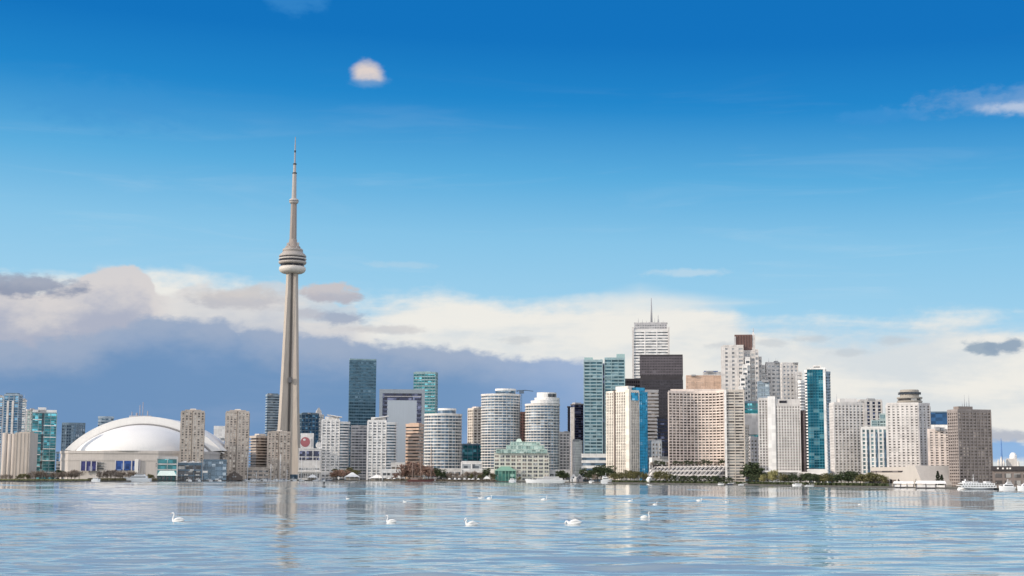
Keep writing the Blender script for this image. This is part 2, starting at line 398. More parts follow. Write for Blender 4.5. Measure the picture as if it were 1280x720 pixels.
# ------------------------------------------------------------------ water
def water_mat():
    m, t, b = newmat('lake_water')
    g = t.nodes.new('ShaderNodeNewGeometry'); p = X(t, g.outputs['Position']); x, y, z = xyz(t, p)
    b.inputs['Base Color'].default_value = (.30, .36, .375, 1); b.inputs['Roughness'].default_value = .05
    b.inputs['IOR'].default_value = 1.35; b.inputs['Specular IOR Level'].default_value = .5
    h = noise(t, vec(t, x * .5, y * .9, 0), .9, 4, .6) * .6 + noise(t, vec(t, x * .16, y * .35, 4), 1, 3, .5) * 1.2
    bp = t.nodes.new('ShaderNodeBump'); bp.inputs['Strength'].default_value = .12; bp.inputs['Distance'].default_value = .2
    t.links.new(h.k, bp.inputs['Height']); t.links.new(bp.outputs[0], b.inputs['Normal'])
    return m
def water():
    rs = [25.0]
    while rs[-1] < 2600: rs.append(rs[-1] * (1.0021 if rs[-1] > 80 else 1.02))
    th = np.concatenate([np.linspace(-62, -25, 60)[:-1], np.linspace(-25, 25, 460), np.linspace(25, 62, 60)[1:]]) * math.pi / 180
    r = np.array(rs); RR, TT = np.meshgrid(r, th, indexing='ij')
    x = RR * np.sin(TT); y = RR * np.cos(TT); z = np.zeros_like(x); dr = RR * .0021
    g = np.random.default_rng(5)
    for i in range(84):
        lam = .9 * (16 / .9) ** g.random(); ang = g.normal(0, .28) + math.pi * .5 + .12
        kx, ky = math.cos(ang) * 2 * math.pi / lam, math.sin(ang) * 2 * math.pi / lam
        slope = .0094 * (lam / 4) ** .0
        amp = slope * lam / (2 * math.pi)
        fade = np.clip((lam / dr - 2.0) / 2.0, 0, 1)
        z += amp * fade * np.sin(kx * x + ky * y + g.random() * 6.283)
    # gusts: calmer and rougher patches
    gx = .5 + .5 * np.sin(x * .021 + 1.3 + 1.7 * np.sin(y * .008)) * np.sin(y * .017 + .6 + 1.3 * np.sin(x * .011))
    z *= .30 + 1.3 * gx
    n, m = x.shape
    co = np.stack([x, y, z], -1).reshape(-1, 3).astype(np.float32)
    idx = np.arange(n * m).reshape(n, m)
    q = np.stack([idx[:-1, :-1], idx[:-1, 1:], idx[1:, 1:], idx[1:, :-1]], -1).reshape(-1, 4)[:, ::-1]
    me = bpy.data.meshes.new('water'); me.vertices.add(len(co)); me.vertices.foreach_set('co', co.ravel())
    me.loops.add(q.size); me.loops.foreach_set('vertex_index', q.ravel().astype(np.int32))
    me.polygons.add(len(q)); me.polygons.foreach_set('loop_start', np.arange(0, q.size, 4, dtype=np.int32))
    me.polygons.foreach_set('use_smooth', np.ones(len(q), bool)); me.update(calc_edges=True); me.validate()
    me.materials.append(water_mat())
    tag(place('water', me), kind='structure')
water()

# ------------------------------------------------------------------ facade palettes
GX = dict(rgb=(.065, .145, .205), light=(.20, .29, .36), frac=.12)
W = dict(white=(.78, .76, .74), offwhite=(.70, .67, .64), cream=(.76, .70, .62), beige=(.60, .54, .48), tan=(.50, .435, .38), grey=(.48, .47, .48), lightgrey=(.61, .58, .56),
         pink=(.73, .63, .57), peach=(.68, .49, .38), brown=(.30, .24, .22), darkgrey=(.14, .13, .14), black=(.055, .05, .056), bluegrey=(.30, .37, .44), slate=(.14, .20, .26),
         teal=(.26, .37, .40), greenish=(.50, .62, .56), concrete=(.52, .48, .45), redbrown=(.28, .15, .12), bright=(.80, .78, .76))
G = dict(dark=dict(rgb=(.075, .08, .095), light=(.38, .38, .38), frac=.2), grey=dict(rgb=(.17, .19, .22), light=(.50, .50, .50), frac=.34), blue=dict(rgb=(.08, .20, .34)), teal=dict(rgb=(.05, .24, .28)), navy=dict(rgb=(.018, .026, .07)),
         azure=dict(rgb=(.02, .29, .50), light=(.5, .72, .85), frac=.12), pale=dict(rgb=(.30, .38, .44)), bronze=dict(rgb=(.13, .105, .095), light=(.36, .31, .28), frac=.30), black=dict(rgb=(.045, .04, .048), frac=.04),
         brown=dict(rgb=(.15, .13, .125), light=(.52, .49, .46), frac=.52), aqua=dict(rgb=(.065, .17, .22), light=(.30, .43, .47), frac=.22), steel=dict(rgb=(.12, .185, .26), light=(.36, .43, .50), frac=.2), mint=dict(rgb=(.33, .46, .42), light=(.6, .68, .62), frac=.3), warm=dict(rgb=(.24, .20, .17)))
G['deepteal'] = GX
G['faint'] = dict(rgb=(.34, .34, .36), light=(.50, .49, .48), frac=.35)
def wm(k): return wall_mat(W[k] if isinstance(k, str) else k, cellv=.22, streak=.18)
def gm(k): return glass_mat(**G[k])

def volume(root, poly, z0, z1, n, wall, glass, sf=.45, bay=None, pw=.8, proud=.5, base=0.0, parapet=1.2, band='window_band', roofcol=(.30, .29, .28), wname='wall', pier_out=.12, skip=()):
    """one storeyed block: core and floors of the wall, a ribbon of glass on each floor, piers, parapet"""
    core = offset(poly, proud); fh = (z1 - z0 - base) / n; m = MB()
    m.prism(core, z0, z1 - .02)
    if base > 0: m.ring(poly, core, z0, z0 + base)
    hs = fh * sf
    for i in range(n):
        zz = z0 + base + i * fh
        m.ring(poly, core, zz + fh - hs, zz + fh - (.0 if i < n - 1 else .05))
    if bay:
        for i in range(len(poly)):
            a = Vector(poly[i]); b = Vector(poly[(i + 1) % len(poly)]); L = (b - a).length
            if L < bay * .7: ks = [0]; nb_ = 1
            else: nb_ = max(1, round(L / bay)); ks = range(nb_)
            d = (b - a) / L; nn = Vector((d.y, -d.x))
            for q in ks:
                c0 = a + d * (L * q / nb_) - d * (pw / 2); c1 = c0 + d * pw
                e0, e1 = c0 + nn * pier_out, c1 + nn * pier_out; g0, g1 = c0 - nn * (proud - .02), c1 - nn * (proud - .02)
                m.prism([tuple(e0), tuple(e1), tuple(g1), tuple(g0)], z0, z1 - .03)
    m.build(wname, wm(wall), root)
    s = MB().strip(offset(poly, proud - .05), 0, fh - hs + .02); me = s.mesh(band, gm(glass))
    for i in range(n): place(band, me, root, (0, 0, z0 + base + i * fh))
    if parapet: MB().ring(offset(poly, -.15), offset(poly, .5), z1 - .04, z1 + parapet).build('parapet', wm(wall), root)
    MB().prism(offset(poly, .45), z1 - .01, z1 + .15).build('roof', wall_mat(roofcol, .9), root)
    return z1
def box_part(root, name, x0, x1, y0, y1, z0, z1, mat): return MB().box(x0, x1, y0, y1, z0, z1).build(name, mat, root)
def mast(root, x, y, z0, h, r=.35, name='antenna', mat=None):
    return MB().tube([(x, y, z0), (x, y, z0 + h * .5), (x, y, z0 + h)], [r, r * .7, r * .25], 6).build(name, mat or plain_mat((.35, .35, .37), .5), root)
def roof_clutter(root, w, d, z, seed, n=3, mat=None):
    g = random.Random(seed)
    for i in range(g.choice((0, 1, 1, 2, 3)) if n else 0): mast(root, g.uniform(-w * .4, w * .4), g.uniform(-d * .3, d * .2), z, g.uniform(2.5, 8), g.uniform(.12, .22), 'roof_mast')
    for i in range(n):
        a, b_, h = g.uniform(1.2, w * .16 + 1.2), g.uniform(1.2, 4), g.uniform(1.0, 2.6)
        cx, cy = g.uniform(-w * .36, w * .36), g.uniform(-d * .38, d * .1)
        box_part(root, 'roof_unit', cx - a, cx + a, cy - b_, cy + b_, z + .1, z + h, mat or wall_mat((.36, .36, .37), .7))

def frame_of(x0, x1, top, off, c=.12, e=14, uref=None):
    """root location, heading and size of a rectangular building from its outline in the photo"""
    u = (x0 + x1) / 2; Y = shore_y(u) + off; s = abs(c)
    xc = x0 + s * (x1 - x0) if c >= 0 else x1 - s * (x1 - x0)
    vr = min(top + 40, 585)
    pc = P(xc, vr, Y); pl = P(x0, vr, Y); pr = P(x1, vr, Y)
    phi = math.atan2(pc.x, Y)
    Wl, Wr = (pc.x - pl.x), (pr.x - pc.x)
    h = P(u, top, Y).z - GZ
    if c >= 0: th = R(e) - phi; d = max(Wl * math.cos(phi), .5) / math.sin(R(e)); w = Wr * math.cos(phi) / math.cos(R(e)); corner = Vector((-w / 2, -d / 2))
    else: th = -R(e) - phi; d = max(Wr * math.cos(phi), .5) / math.sin(R(e)); w = Wl * math.cos(phi) / math.cos(R(e)); corner = Vector((w / 2, -d / 2))
    rot = Matrix.Rotation(th, 2); o = Vector((pc.x, Y)) - rot @ corner
    return Vector((o.x, o.y, GZ)), th, w, d, h
def facing_of(x0, x1, top, off):
    u = (x0 + x1) / 2; Y = shore_y(u) + off; vr = min(top + 40, 585)
    a, b = P(x0, vr, Y), P(x1, vr, Y); phi = math.atan2((a.x + b.x) / 2, Y)
    return Vector(((a.x + b.x) / 2, Y, GZ)), -phi, (b.x - a.x) * math.cos(phi), P(u, top, Y).z - GZ
def along_shore(x0, x1, top, off):
    """like facing_of, for a long low building that follows the waterline"""
    a, b = pos(x0, off), pos(x1, off); c_ = (a + b) / 2
    return c_, math.atan2(b.y - a.y, b.x - a.x), (b - a).length, P((x0 + x1) / 2, top, c_.y).z - GZ
_seed = [0]; DIM = {}
def tower(name, label, x0, x1, top, off, n, wall, glass, cat='building', c=.12, e=14, pent=(), units=2, clutter=None, **kw):
    loc, th, w, d, h = frame_of(x0, x1, top, off, c, e)
    root = thing(name, label, cat, loc, th); _seed[0] += 1
    px = (loc.y) / F
    volume(root, rect(w, d), 0, h, n, wall, glass, **kw)
    z = h
    for (f0, f1, hp, mat) in pent:
        box_part(root, 'penthouse', -w / 2 + f0 * w, -w / 2 + f1 * w, -d * .3, d * .35, h + .02, h + hp * px, wm(mat))
    roof_clutter(root, w, d, h, _seed[0], units)
    DIM[root.name] = (w, d, h)
    return root
def round_tower(name, label, x0, x1, top, off, n, wall, glass, cat='building', shape='oval', asp=.85, pent=(), **kw):
    loc, th, w, h = facing_of(x0, x1, top, off)
    root = thing(name, label, cat, loc, th); px = loc.y / F
    poly = oval(w / 2, w / 2 * asp, 30) if shape == 'oval' else bow(w, w * asp, w * .16)
    volume(root, poly, 0, h, n, wall, glass, **kw)
    for (f0, f1, hp, mat, gl) in pent:
        pw_ = (f1 - f0) * w; cx = -w / 2 + (f0 + f1) / 2 * w
        P_ = oval(pw_ / 2, min(pw_ / 2, w * asp * .4), 24, cx, 0)
        m = MB().prism(offset(P_, .3), h + .02, h + hp * px).ring(offset(P_, -.1), offset(P_, .35), h + hp * px * .72, h + hp * px + .2).ring(offset(P_, -.1), offset(P_, .35), h + .03, h + hp * px * .25)
        m.build('penthouse', wm(mat), root)
        MB().strip(offset(P_, .24), h + .1, h + hp * px * .75).build('window_band', gm(gl), root)
    DIM[root.name] = (w, w * asp, h)
    return root

# ================================================================== buildings, from the left edge of the skyline
tower('glass_tower', 'pale blue glass tower cut by the left picture edge, beside the blue grey tower', -16, 2.5, 496, 300, 34, 'lightgrey', 'blue', sf=.3, bay=7, pw=.9)
t = tower('apartment_tower', 'tall blue grey glass tower with bright side strips, behind the pale concrete silos', 3.5, 26.5, 494, 370, 34, 'bluegrey', 'blue', c=-.2, e=16, sf=.28, bay=5, pw=.7, pent=[(.05, .85, 3, 'slate')])
w, d, h = DIM[t.name]
for fx in (.28, .62): box_part(t, 'white_column', -w / 2 + fx * w - 1, -w / 2 + fx * w + 1, -d / 2 - .5, -d / 2 + 1, 8, h * .93, wm('lightgrey'))
tower('apartment_tower', 'slim pale glass tower with a bright edge, right of the blue grey tower', 25, 32, 501, 420, 32, 'offwhite', 'pale', c=-.3, sf=.4)
tower('apartment_tower', 'pale aqua apartment block behind the white topped green tower', 31, 41, 513, 450, 28, 'lightgrey', 'mint', sf=.4, bay=4)
t = tower('condominium_tower', 'green glass condominium tower with white roof and thin white floor lines, left of the stadium', 39, 70, 516, 350, 22, 'teal', 'teal', c=.0001, e=10, sf=.14, bay=5.5, pw=.5, parapet=.6, pent=[(.22, .55, 7, 'bright'), (.0, .98, 4, 'bright')])
w, d, h = DIM[t.name]
MB().box(-w * .10, -w * .04, -d / 2 - .5, -d / 2 + 2, 1, h - .3).build('dark_recess', gm('dark'), t)
for i in range(10):
    z_ = h * (.1 + .088 * i); a, b_ = ((-.03, .48), (-.48, -.12))[i % 2]
    box_part(t, 'white_floor_band', a * w, b_ * w, -d / 2 - .6, -d / 2 + .2, z_, z_ + .8, wm('bright'))
t = round_tower('glass_tower', 'dark blue glass tower with a curved top left of the white domed stadium', 76, 105, 531, 430, 18, 'slate', 'steel', shape='bow', asp=.6, sf=.3, bay=4, pw=.4, parapet=2)
round_tower('glass_tower', 'blue glass tower top showing above the left shoulder of the stadium dome', 121, 141, 522, 420, 20, 'bluegrey', 'steel', shape='bow', asp=.6, sf=.35)

# concrete silos
def silos():
    Y = shore_y(22) + 70; a = P(4, 570, Y); b = P(39.5, 570, Y); h = P(20, 541, Y).z - GZ
    r = thing('grain_silo', 'pale windowless concrete grain silos at the water, left end of the shore', 'silo', ((a.x + b.x) / 2, Y, GZ))
    w = b.x - a.x; m = wall_mat((.50, .44, .39), .9, .22, .3)
    for i, (f, rr, hh) in enumerate(((.10, .095, .99), (.27, .085, .975), (.42, .085, .98))):
        MB().lathe([(.01, hh * h), (rr * w, hh * h), (rr * w, 0)][::-1], 20, (f - .5) * w, -4, True).build('silo_cylinder', m, r)
    MB().box(-.44 * w, -.08 * w, -1, 14, 0, h * .97).build('rear_wall', m, r)
    MB().box(-.02 * w, .5 * w, -6, 14, 0, h).build('elevator_block', m, r)
    MB().box(.06 * w, .44 * w, -2, 8, h, h * 1.02).build('roof', m, r)
    for i in range(4): MB().box((.04 + .13 * i) * w, (.045 + .13 * i) * w, -6.3, -5.9, 1, h * .985).build('pilaster', m, r)
silos()

# ------------------------------------------------------------------ stadium
def stadium():
    off = 190; Y = shore_y(180) + off; u0, u1 = 77, 277
    cx = P(179.5, 560, Y + 44).x; s = (Y + 44) / F
    r = thing('domed_stadium', 'huge white domed stadium with nested arched roof and grey concrete base', 'stadium', (cx, Y + 60, GZ))
    zb = P(178, 562.5, Y + 30).z - GZ; zt = P(178, 520.5, Y + 44).z - GZ
    rw = 97.5 * s; roof = wall_mat((.75, .735, .715), .6, .06, .08); conc = wall_mat((.50, .465, .44), .85, .12, .2)
    def arch(a, hz, n=48, p=2.0):
        rr = (a * a + hz * hz) / (2 * hz); q = math.asin(a / rr)
        return [(rr * math.sin(q - 2 * q * i / n), rr * math.cos(q - 2 * q * i / n) - (rr - hz)) for i in range(n + 1)]
    def shell(name, a, hz, y0, y1, z0, mat):
        pts = arch(a, hz); m = MB(); n = len(pts)
        vs = [(x, y0, z0 + z) for x, z in pts] + [(x, y1, z0 + z) for x, z in pts]
        m.add(vs, [(i, i + 1, n + i + 1, n + i) for i in range(n - 1)], True)
        m.add([(x, y0, z0 + z) for x, z in pts], [tuple(range(n))]); return m.build(name, mat, r)
    H = zt - zb
    # main arch, then a lower quarter dome nested in front of it
    pts = arch(rw, H); n = len(pts); m = MB(); inn = [(x * .865, z * .80 - 1) for x, z in pts]
    y0, y1 = -16, 44
    vs = [(x, y0, zb + z) for x, z in pts] + [(x, y1, zb + z) for x, z in pts] + [(x, y0, zb + z) for x, z in inn]
    m.add(vs, [(i, i + 1, n + i + 1, n + i) for i in range(n - 1)], True)
    vs = [(x, y0 - .5, zb + z) for x, z in pts] + [(x * .87, y0 - .5, zb + z * .81 - 1) for x, z in pts]
    m.add(vs, [(i, i + 1, n + i + 1, n + i) for i in range(n - 1)])
    m.build('roof_arch', roof, r)
    m = MB(); lip = [(x * .872, z * .815 - 1) for x, z in pts]; lip2 = [(x * .845, z * .785 - 1.2) for x, z in pts]
    vs = [(x, y0 - 1.2, zb + z) for x, z in lip] + [(x, y0 - 1.2, zb + z) for x, z in lip2]
    m.add(vs, [(i, i + 1, n + i + 1, n + i) for i in range(n - 1)]); m.build('expansion_joint', wall_mat((.30, .29, .29), .8), r)
    # back quarter dome
    def quarter(name, a, hz, depth, ys, z0, mat, sg):
        m = MB(); N, M_ = 40, 12; vs = []
        for j in range(M_ + 1):
            q = math.pi / 2 * j / M_
            for i in range(N + 1):
                x_, h_ = arch(a, hz, N)[i]
                vs.append((x_, ys + sg * depth * (h_ / hz) ** .7 * math.sin(q), z0 + h_ * math.cos(q) ** 1.2))
        fs = [(j * (N + 1) + i, j * (N + 1) + i + 1, (j + 1) * (N + 1) + i + 1, (j + 1) * (N + 1) + i) for j in range(M_) for i in range(N)]
        return m.add(vs, fs, True).build(name, mat, r)
    quarter('rear_dome_panel', rw * .97, H * .97, 90, y1, zb, roof, 1)
    quarter('front_dome_panel', rw * .846, H * .785, 62, y0 - 2, zb - 1.5, roof, -1)
    # base drum
    wb = 93 * s; poly = [(-wb, -20), (-wb * .96, -52), (-wb * .78, -72), (-wb * .3, -78), (wb * .4, -78), (wb * .8, -70), (wb * .98, -48), (wb, -10), (wb * .8, 90), (-wb * .8, 90)]
    MB().prism(poly, 0, zb - 3).ring(offset(poly, -.6), offset(poly, 1), zb - 4.2, zb - 1.6).ring(offset(poly, -.4), offset(poly, 1), zb * .62, zb * .70).build('wall', conc, r)
    MB().prism(offset(poly, 1.5), zb - 3, zb - 2).build('terrace_roof', roof, r)
    def win(x0p, x1p, v0, v1, mat, bars):
        yy = -78.6; Yw = Y + 60 + yy
        a, b_ = P(x0p, v0, Yw), P(x1p, v1, Yw); xa, xb, za, zb_ = a.x - cx, b_.x - cx, b_.z - GZ, a.z - GZ
        o = MB().box(xa, xb, yy - .1, yy + 1, za, zb_).build('window', mat, r)
        for i in range(bars + 1):
            xx = xa + (xb - xa) * i / bars
            MB().box(xx - .5, xx + .5, yy - .5, yy + .6, za - .4, zb_ + .4).build('mullion', wall_mat((.56, .54, .55), .7), o)
    win(144.5, 174.5, 576, 588, glass_mat((.04, .10, .34), (.25, .35, .6), .1), 3)
    win(101, 120.5, 576.5, 588.5, glass_mat((.06, .06, .20), (.3, .3, .45), .15), 3)
    for (ua, ub, va) in ((121.5, 129, 578), (121.5, 129, 581.5), (121.5, 129, 585), (92, 96.5, 578), (92, 96.5, 581), (92, 96.5, 584.5), (195, 202, 579), (195, 202, 582)):
        Yw = Y + 60 - 79; a, b_ = P(ua, va, Yw), P(ub, va + 1.3, Yw)
        yb = -79 if 120 < ua else -66
        if ua > 190: yb = -79
        MB().box(a.x - cx, b_.x - cx, yb, yb + 4, b_.z - GZ, a.z - GZ).build('vent_slot', gm('dark'), r)
    a, b_ = P(175, 575, Y), P(179.5, 575, Y)
    MB().box(a.x - cx, b_.x - cx, -80, -76, 0, P(177, 574, Y - 18).z - GZ).build('stair_tower', roof, r)
    # rooftop plant
    zt_ = zb + H
    for (dx_, hh, rr) in ((-22, 6, .5), (-14, 13, .45), (-11, 16, .4), (-6, 7, .6), (-17, 5, 1.1)):
        MB().tube([(dx_, 20, zt_ - 2), (dx_, 20, zt_ + hh)], rr, 6).build('roof_mast', plain_mat((.28, .28, .33), .6), r)
    MB().box(-24, -2, 17, 23, zt_ - 3, zt_ + 2).build('roof_plant', wall_mat((.4, .4, .42)), r)
stadium()

# cruise-ship like white terraces behind the twin tan towers
def terraces():
    Y = shore_y(266) + 330; loc, th, w, h = facing_of(253, 287, 540, 330)
    r = thing('stepped_hotel', 'white stepped terrace building between the two slim tan towers', 'hotel', loc, th)
    for i in range(7):
        k_ = 1 - i * .05
        MB().box(-w / 2, w / 2 * (k_ if i < 5 else .55), -14 + i * 2, 18, h * i / 8, h * i / 8 + h * .075).build('terrace', wm('bright'), r)
        MB().box(-w / 2 + 1, w / 2 * k_ - 1.5, -12 + i * 2, 17, h * i / 8 + h * .07, h * (i + 1) / 8 + .1).build('window_band', gm('grey'), r)
    MB().box(-w * .12, w * .35, 0, 12, h * 7 / 8, h * 1.13).build('penthouse', wm('bright'), r)
terraces()

# the two slim tan condominium towers and their third sister in front of the big tower
def twin(label, x0, x1, top, off, n=26):
    loc, th, w, h = facing_of(x0, x1, top, off)
    r = thing('condominium_tower', label, 'building', loc, th)
    d = w * .8
    volume(r, rect(w * .47, d, -w * .265), 0, h * .95, n, 'tan', 'brown', sf=.42, bay=w * .155, pw=w * .075, proud=.6)
    volume(r, rect(w * .47, d, w * .265, -2), 0, h * .95, n, 'tan', 'brown', sf=.42, bay=w * .155, pw=w * .075, proud=.6)
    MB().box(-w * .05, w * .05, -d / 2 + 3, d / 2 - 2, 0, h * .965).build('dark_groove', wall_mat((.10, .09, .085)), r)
    MB().prism(rect(w * .72, d * .6), h * .95 + .2, h * .985).build('penthouse', wm('tan'), r)
    MB().prism(rect(w * .3, d * .4), h * .985, h * 1.0, rect(w * .22, d * .3)).build('roof_cap', wm('beige'), r)
twin('slim tan apartment tower with central groove, in front of the right side of the dome', 226, 254.5, 511, 90)
twin('slim tan apartment tower between the stepped white hotel and the brown slab', 282, 310.5, 511.5, 95)
twin('slim tan apartment tower right in front of the base of the tall concrete needle tower', 334.5, 362, 538, 85, 20)
tower('apartment_building', 'tan slab with dark horizontal balcony bands, left of the needle tower base', 311, 336, 546, 130, 15, 'tan', 'bronze', c=.33, e=30, sf=.42, proud=1.2, pent=[(.3, .8, 4, 'beige')])
tower('glass_tower', 'blue grey glass tower just behind the left edge of the needle tower', 331, 349, 494, 500, 32, 'bluegrey', 'steel', sf=.42, proud=.3, pent=[(.1, .9, 2.5, 'slate')])
tower('glass_tower', 'blue glass office building behind the red disc mural, right of the needle tower', 373.5, 398, 517.5, 420, 16, 'slate', 'blue', sf=.2, bay=5, pent=[(.1, .85, 2, 'slate')])
t = tower('office_tower', 'pale grey tower with a small pointed top behind the white podium', 391, 404, 519, 520, 22, 'lightgrey', 'grey', sf=.5, bay=4, units=1)
w, d, h = DIM[t.name]
MB().prism(rect(w * .7, d * .5), h, h + 7, rect(w * .5, d * .4)).prism(rect(w * .42, d * .3), h + 7, h + 11, rect(w * .1, d * .08)).build('pointed_roof', wm('lightgrey'), t)
tower('glass_building', 'low dark blue glass building right of the white podium windows', 396, 406, 552, 150, 9, 'slate', 'navy', sf=.2, bay=4)
# white podium with big windows, mural wall and dish
def podium():
    loc, th, w, h = facing_of(373, 400.5, 561.5, 110)
    r = thing('podium_building', 'white podium building with two rows of big dark windows beside the needle tower', 'building', loc, th)
    MB().box(-w / 2, w / 2, -14, 14, 0, h - .1).build('wall', wm('bright'), r)
    MB().box(-w / 2 - .3, w / 2 + .3, -14.4, 14.4, h - .1, h + .8).build('roof', wm('white'), r)
    for k_, (za, zb) in enumerate(((.76, .94), (.64, .725))):
        for i in range(3):
            xa = -w * .46 + i * w * .315
            o = MB().box(xa, xa + w * .26, -14.25, -13, h * za, h * zb).build('window', gm('navy'), r)
    for i in range(9):
        xa = -w * .46 + i * w * .103
        MB().box(xa, xa + w * .07, -14.2, -13, h * .33, h * .38).build('window', gm('grey'), r)
        MB().box(xa, xa + w * .075, -14.2, -13, h * .06, h * .2).build('window', gm('dark'), r)
    MB().box(-w / 2 - .6, w / 2 + 9, -15, -13.6, h * .24, h * .28).build('ledge', wm('bright'), r)
    loc, th, w, h = facing_of(375, 391.5, 541.5, 150)
    r = thing('mural_wall', 'white billboard wall with a large red disc above the white podium', 'billboard', loc, th)
    z0 = P(380, 562, loc.y).z - GZ
    MB().box(-w / 2, w / 2, -1.5, 1.5, 0, h).build('panel', wm('white'), r)
    cxx, cz, rr = -w * .14, (h + z0 * .9) / 2 + 1, w * .36
    MB().add([(cxx + rr * math.cos(i * math.pi / 16), -1.65, cz + 1.05 * rr * math.sin(i * math.pi / 16)) for i in range(32)], [tuple(range(32))]).build('red_disc', wall_mat((.42, .15, .17), .7), r)
    MB().add([(cxx - 1 + rr * .28 * math.cos(i * math.pi / 8), -1.75, cz + 2.6 + .8 * rr * .28 * math.sin(i * math.pi / 8)) for i in range(16)], [tuple(range(16))]).build('white_spot', wm('bright'), r)
    MB().box(w * .30, w * .38, -1.8, -1.5, cz - 5, cz + 4).build('grey_stripe', wm('grey'), r)
    pz = P(401, 553, loc.y)
    d_ = thing('satellite_dish', 'white dish on the roof edge right of the red disc billboard', 'dish', (pz.x, loc.y - 12, P(401, 558, loc.y).z))
    bz = P(401, 561.5, shore_y(401) + 110).z - d_.location.z
    MB().tube([(0, 0, -14), (0, 0, 0)], .5, 6).build('post', plain_mat((.5, .5, .5)), d_)
    o = MB().lathe([(.05, 0), (2, .25), (3.6, .9), (4.6, 1.8), (4.4, 1.9)], 20).build('bowl', plain_mat((.8, .8, .8)), d_); o.rotation_euler = (R(60), R(35), 0)
podium()

# ------------------------------------------------------------------ the needle tower
def needle():
    Y = shore_y(361) + 430; pb = P(359.6, 588, Y); s = Y / F
    r = thing('observation_tower', 'very tall tapering concrete observation tower with round pod and antenna mast', 'tower', (pb.x, Y, GZ))
    def zz(v): return P(364, v, Y).z - GZ
    conc = wall_mat((.44, .39, .345), .85, .10, .28); conc2 = wall_mat((.30, .255, .23), .85, .08, .2); dark = wall_mat((.05, .05, .055), .6)
    def section(L, wd, core, z):
        pts = []
        for k_ in range(3):
            a = R(212 + 120 * k_ + 7); d_ = Vector((math.cos(a), math.sin(a))); n_ = Vector((-d_.y, d_.x))
            for q in (-1, 1):
                pts.append(tuple(d_ * L + n_ * (q * wd)) + (z,))
            a2 = a + R(60); pts.append((core * math.cos(a2), core * math.sin(a2), z))
        return pts
    # (photo row, half outline in photo pixels)
    prof = [(602, 17.6), (588, 16.0), (570, 14.4), (545, 12.9), (510, 11.4), (480, 10.4), (450, 9.4), (420, 8.5), (390, 7.6), (365, 6.8), (338, 6.2)]
    m = MB(); n = 9; vs = []
    for v, hw in prof:
        L = hw * s / math.cos(R(26)); core = max(5.2 * s, L * .42); vs += section(L, max(2.0, 2.9 * s * (.8 + .2 * hw / 8)), core, zz(v) if v < 600 else 0)
    fs = [(i * n + k_, i * n + (k_ + 1) % n, (i + 1) * n + (k_ + 1) % n, (i + 1) * n + k_) for i in range(len(prof) - 1) for k_ in range(n)]
    m.add(vs, fs); m.build('shaft', conc, r)
    # lift track in the front groove
    a2 = R(279); ga = []
    m = MB()
    for i in range(len(prof) - 1):
        (v0, h0), (v1, h1) = prof[i], prof[i + 1]
        def gp(v, hw, off_): 
            L = hw * s / math.cos(R(26)); core = max(5.2 * s, L * .42); c0 = core + 1.6
            d_ = Vector((math.cos(a2), math.sin(a2))); n_ = Vector((-d_.y, d_.x)); q = d_ * c0 + n_ * off_
            return (q.x, q.y, zz(v) if v < 600 else 0)
        m.add([gp(v0, h0, -1.3), gp(v0, h0, 1.3), gp(v1, h1, 1.3), gp(v1, h1, -1.3)], [(0, 1, 2, 3)])
    m.build('lift_track', wall_mat((.085, .075, .07), .6), r)
    zc = zz(476); MB().box(-.5, 4.0, -12.5 * s * .72, -8, zc - 3, zc + 4).build('lift_cabin', wall_mat((.12, .12, .13)), r)
    # pod
    def lath(name, prof_, mat, n_=40): return MB().lathe([(a * s, zz(v)) for a, v in prof_], n_).build(name, mat, r)
    lath('radome', [(6.0, 342), (12.5, 341.6), (15.4, 340), (16.8, 337.4), (16.6, 334.6), (15.0, 333.2), (6, 333)], wall_mat((.58, .54, .50), .6, .05, .05))
    lath('lower_window_ring', [(14.6, 333.3), (15.2, 330.2)], gm('black'))
    lath('pod_deck', [(12, 330.4), (16.4, 330.2), (17.5, 328.6), (17.5, 327.2), (12, 327.0)], wall_mat((.40, .36, .33), .6))
    lath('window_ring', [(16.4, 327.3), (16.9, 324.6)], gm('black'))
    lath('pod_rim', [(12, 324.8), (17.3, 324.7), (17.5, 323.4), (16.6, 322.8), (12, 322.6)], wall_mat((.50, .46, .43), .6))
    lath('upper_window_ring', [(16.0, 322.9), (16.2, 321.2)], gm('black'))
    lath('pod_roof', [(15, 321.5), (17.2, 321.2), (17.0, 319.8), (15.0, 317.4), (13.4, 316.4), (13.2, 315.4), (12.2, 315.2), (12.2, 314.4), (12.8, 314.2), (12.7, 311.8), (11.8, 311.2), (5.5, 310.8)], wall_mat((.36, .325, .30), .6))
    lath('equipment_deck', [(9.0, 311.2), (9.2, 308.2), (6.8, 307.8), (6.4, 303.6), (5.0, 303.2), (4.9, 299.5), (4.2, 299)], conc2)
    g = random.Random(3)
    for i in range(12):
        a = i * math.pi / 6 + .2; rr = (7.2 if i % 2 else 8.4) * s
        zt_ = zz(307.5 - (i % 3) * 2.0 if i % 2 else 309); MB().box(rr * math.cos(a) - 1.3, rr * math.cos(a) + 1.3, rr * math.sin(a) - 1.3, rr * math.sin(a) + 1.3, zz(310.8), zt_).build('antenna_box', wall_mat((.46, .43, .41)), r)
    # upper shaft, hexagonal
    def hexa(name, pv, mat, n_=6): 
        o = MB().lathe([(a * s, zz(v)) for a, v in pv], n_, 0, 0, False).build(name, mat, r); o.rotation_euler = (0, 0, R(12)); return o
    hexa('upper_shaft', [(4.5, 304), (4.3, 290), (3.7, 256), (3.6, 252)], conc2)
    lath('sky_pod', [(3.6, 254.6), (5.0, 254.2), (5.9, 252.6), (6.0, 250.6), (5.4, 249.2), (4.0, 248.6), (3.4, 248)], wall_mat((.44, .41, .39), .6))
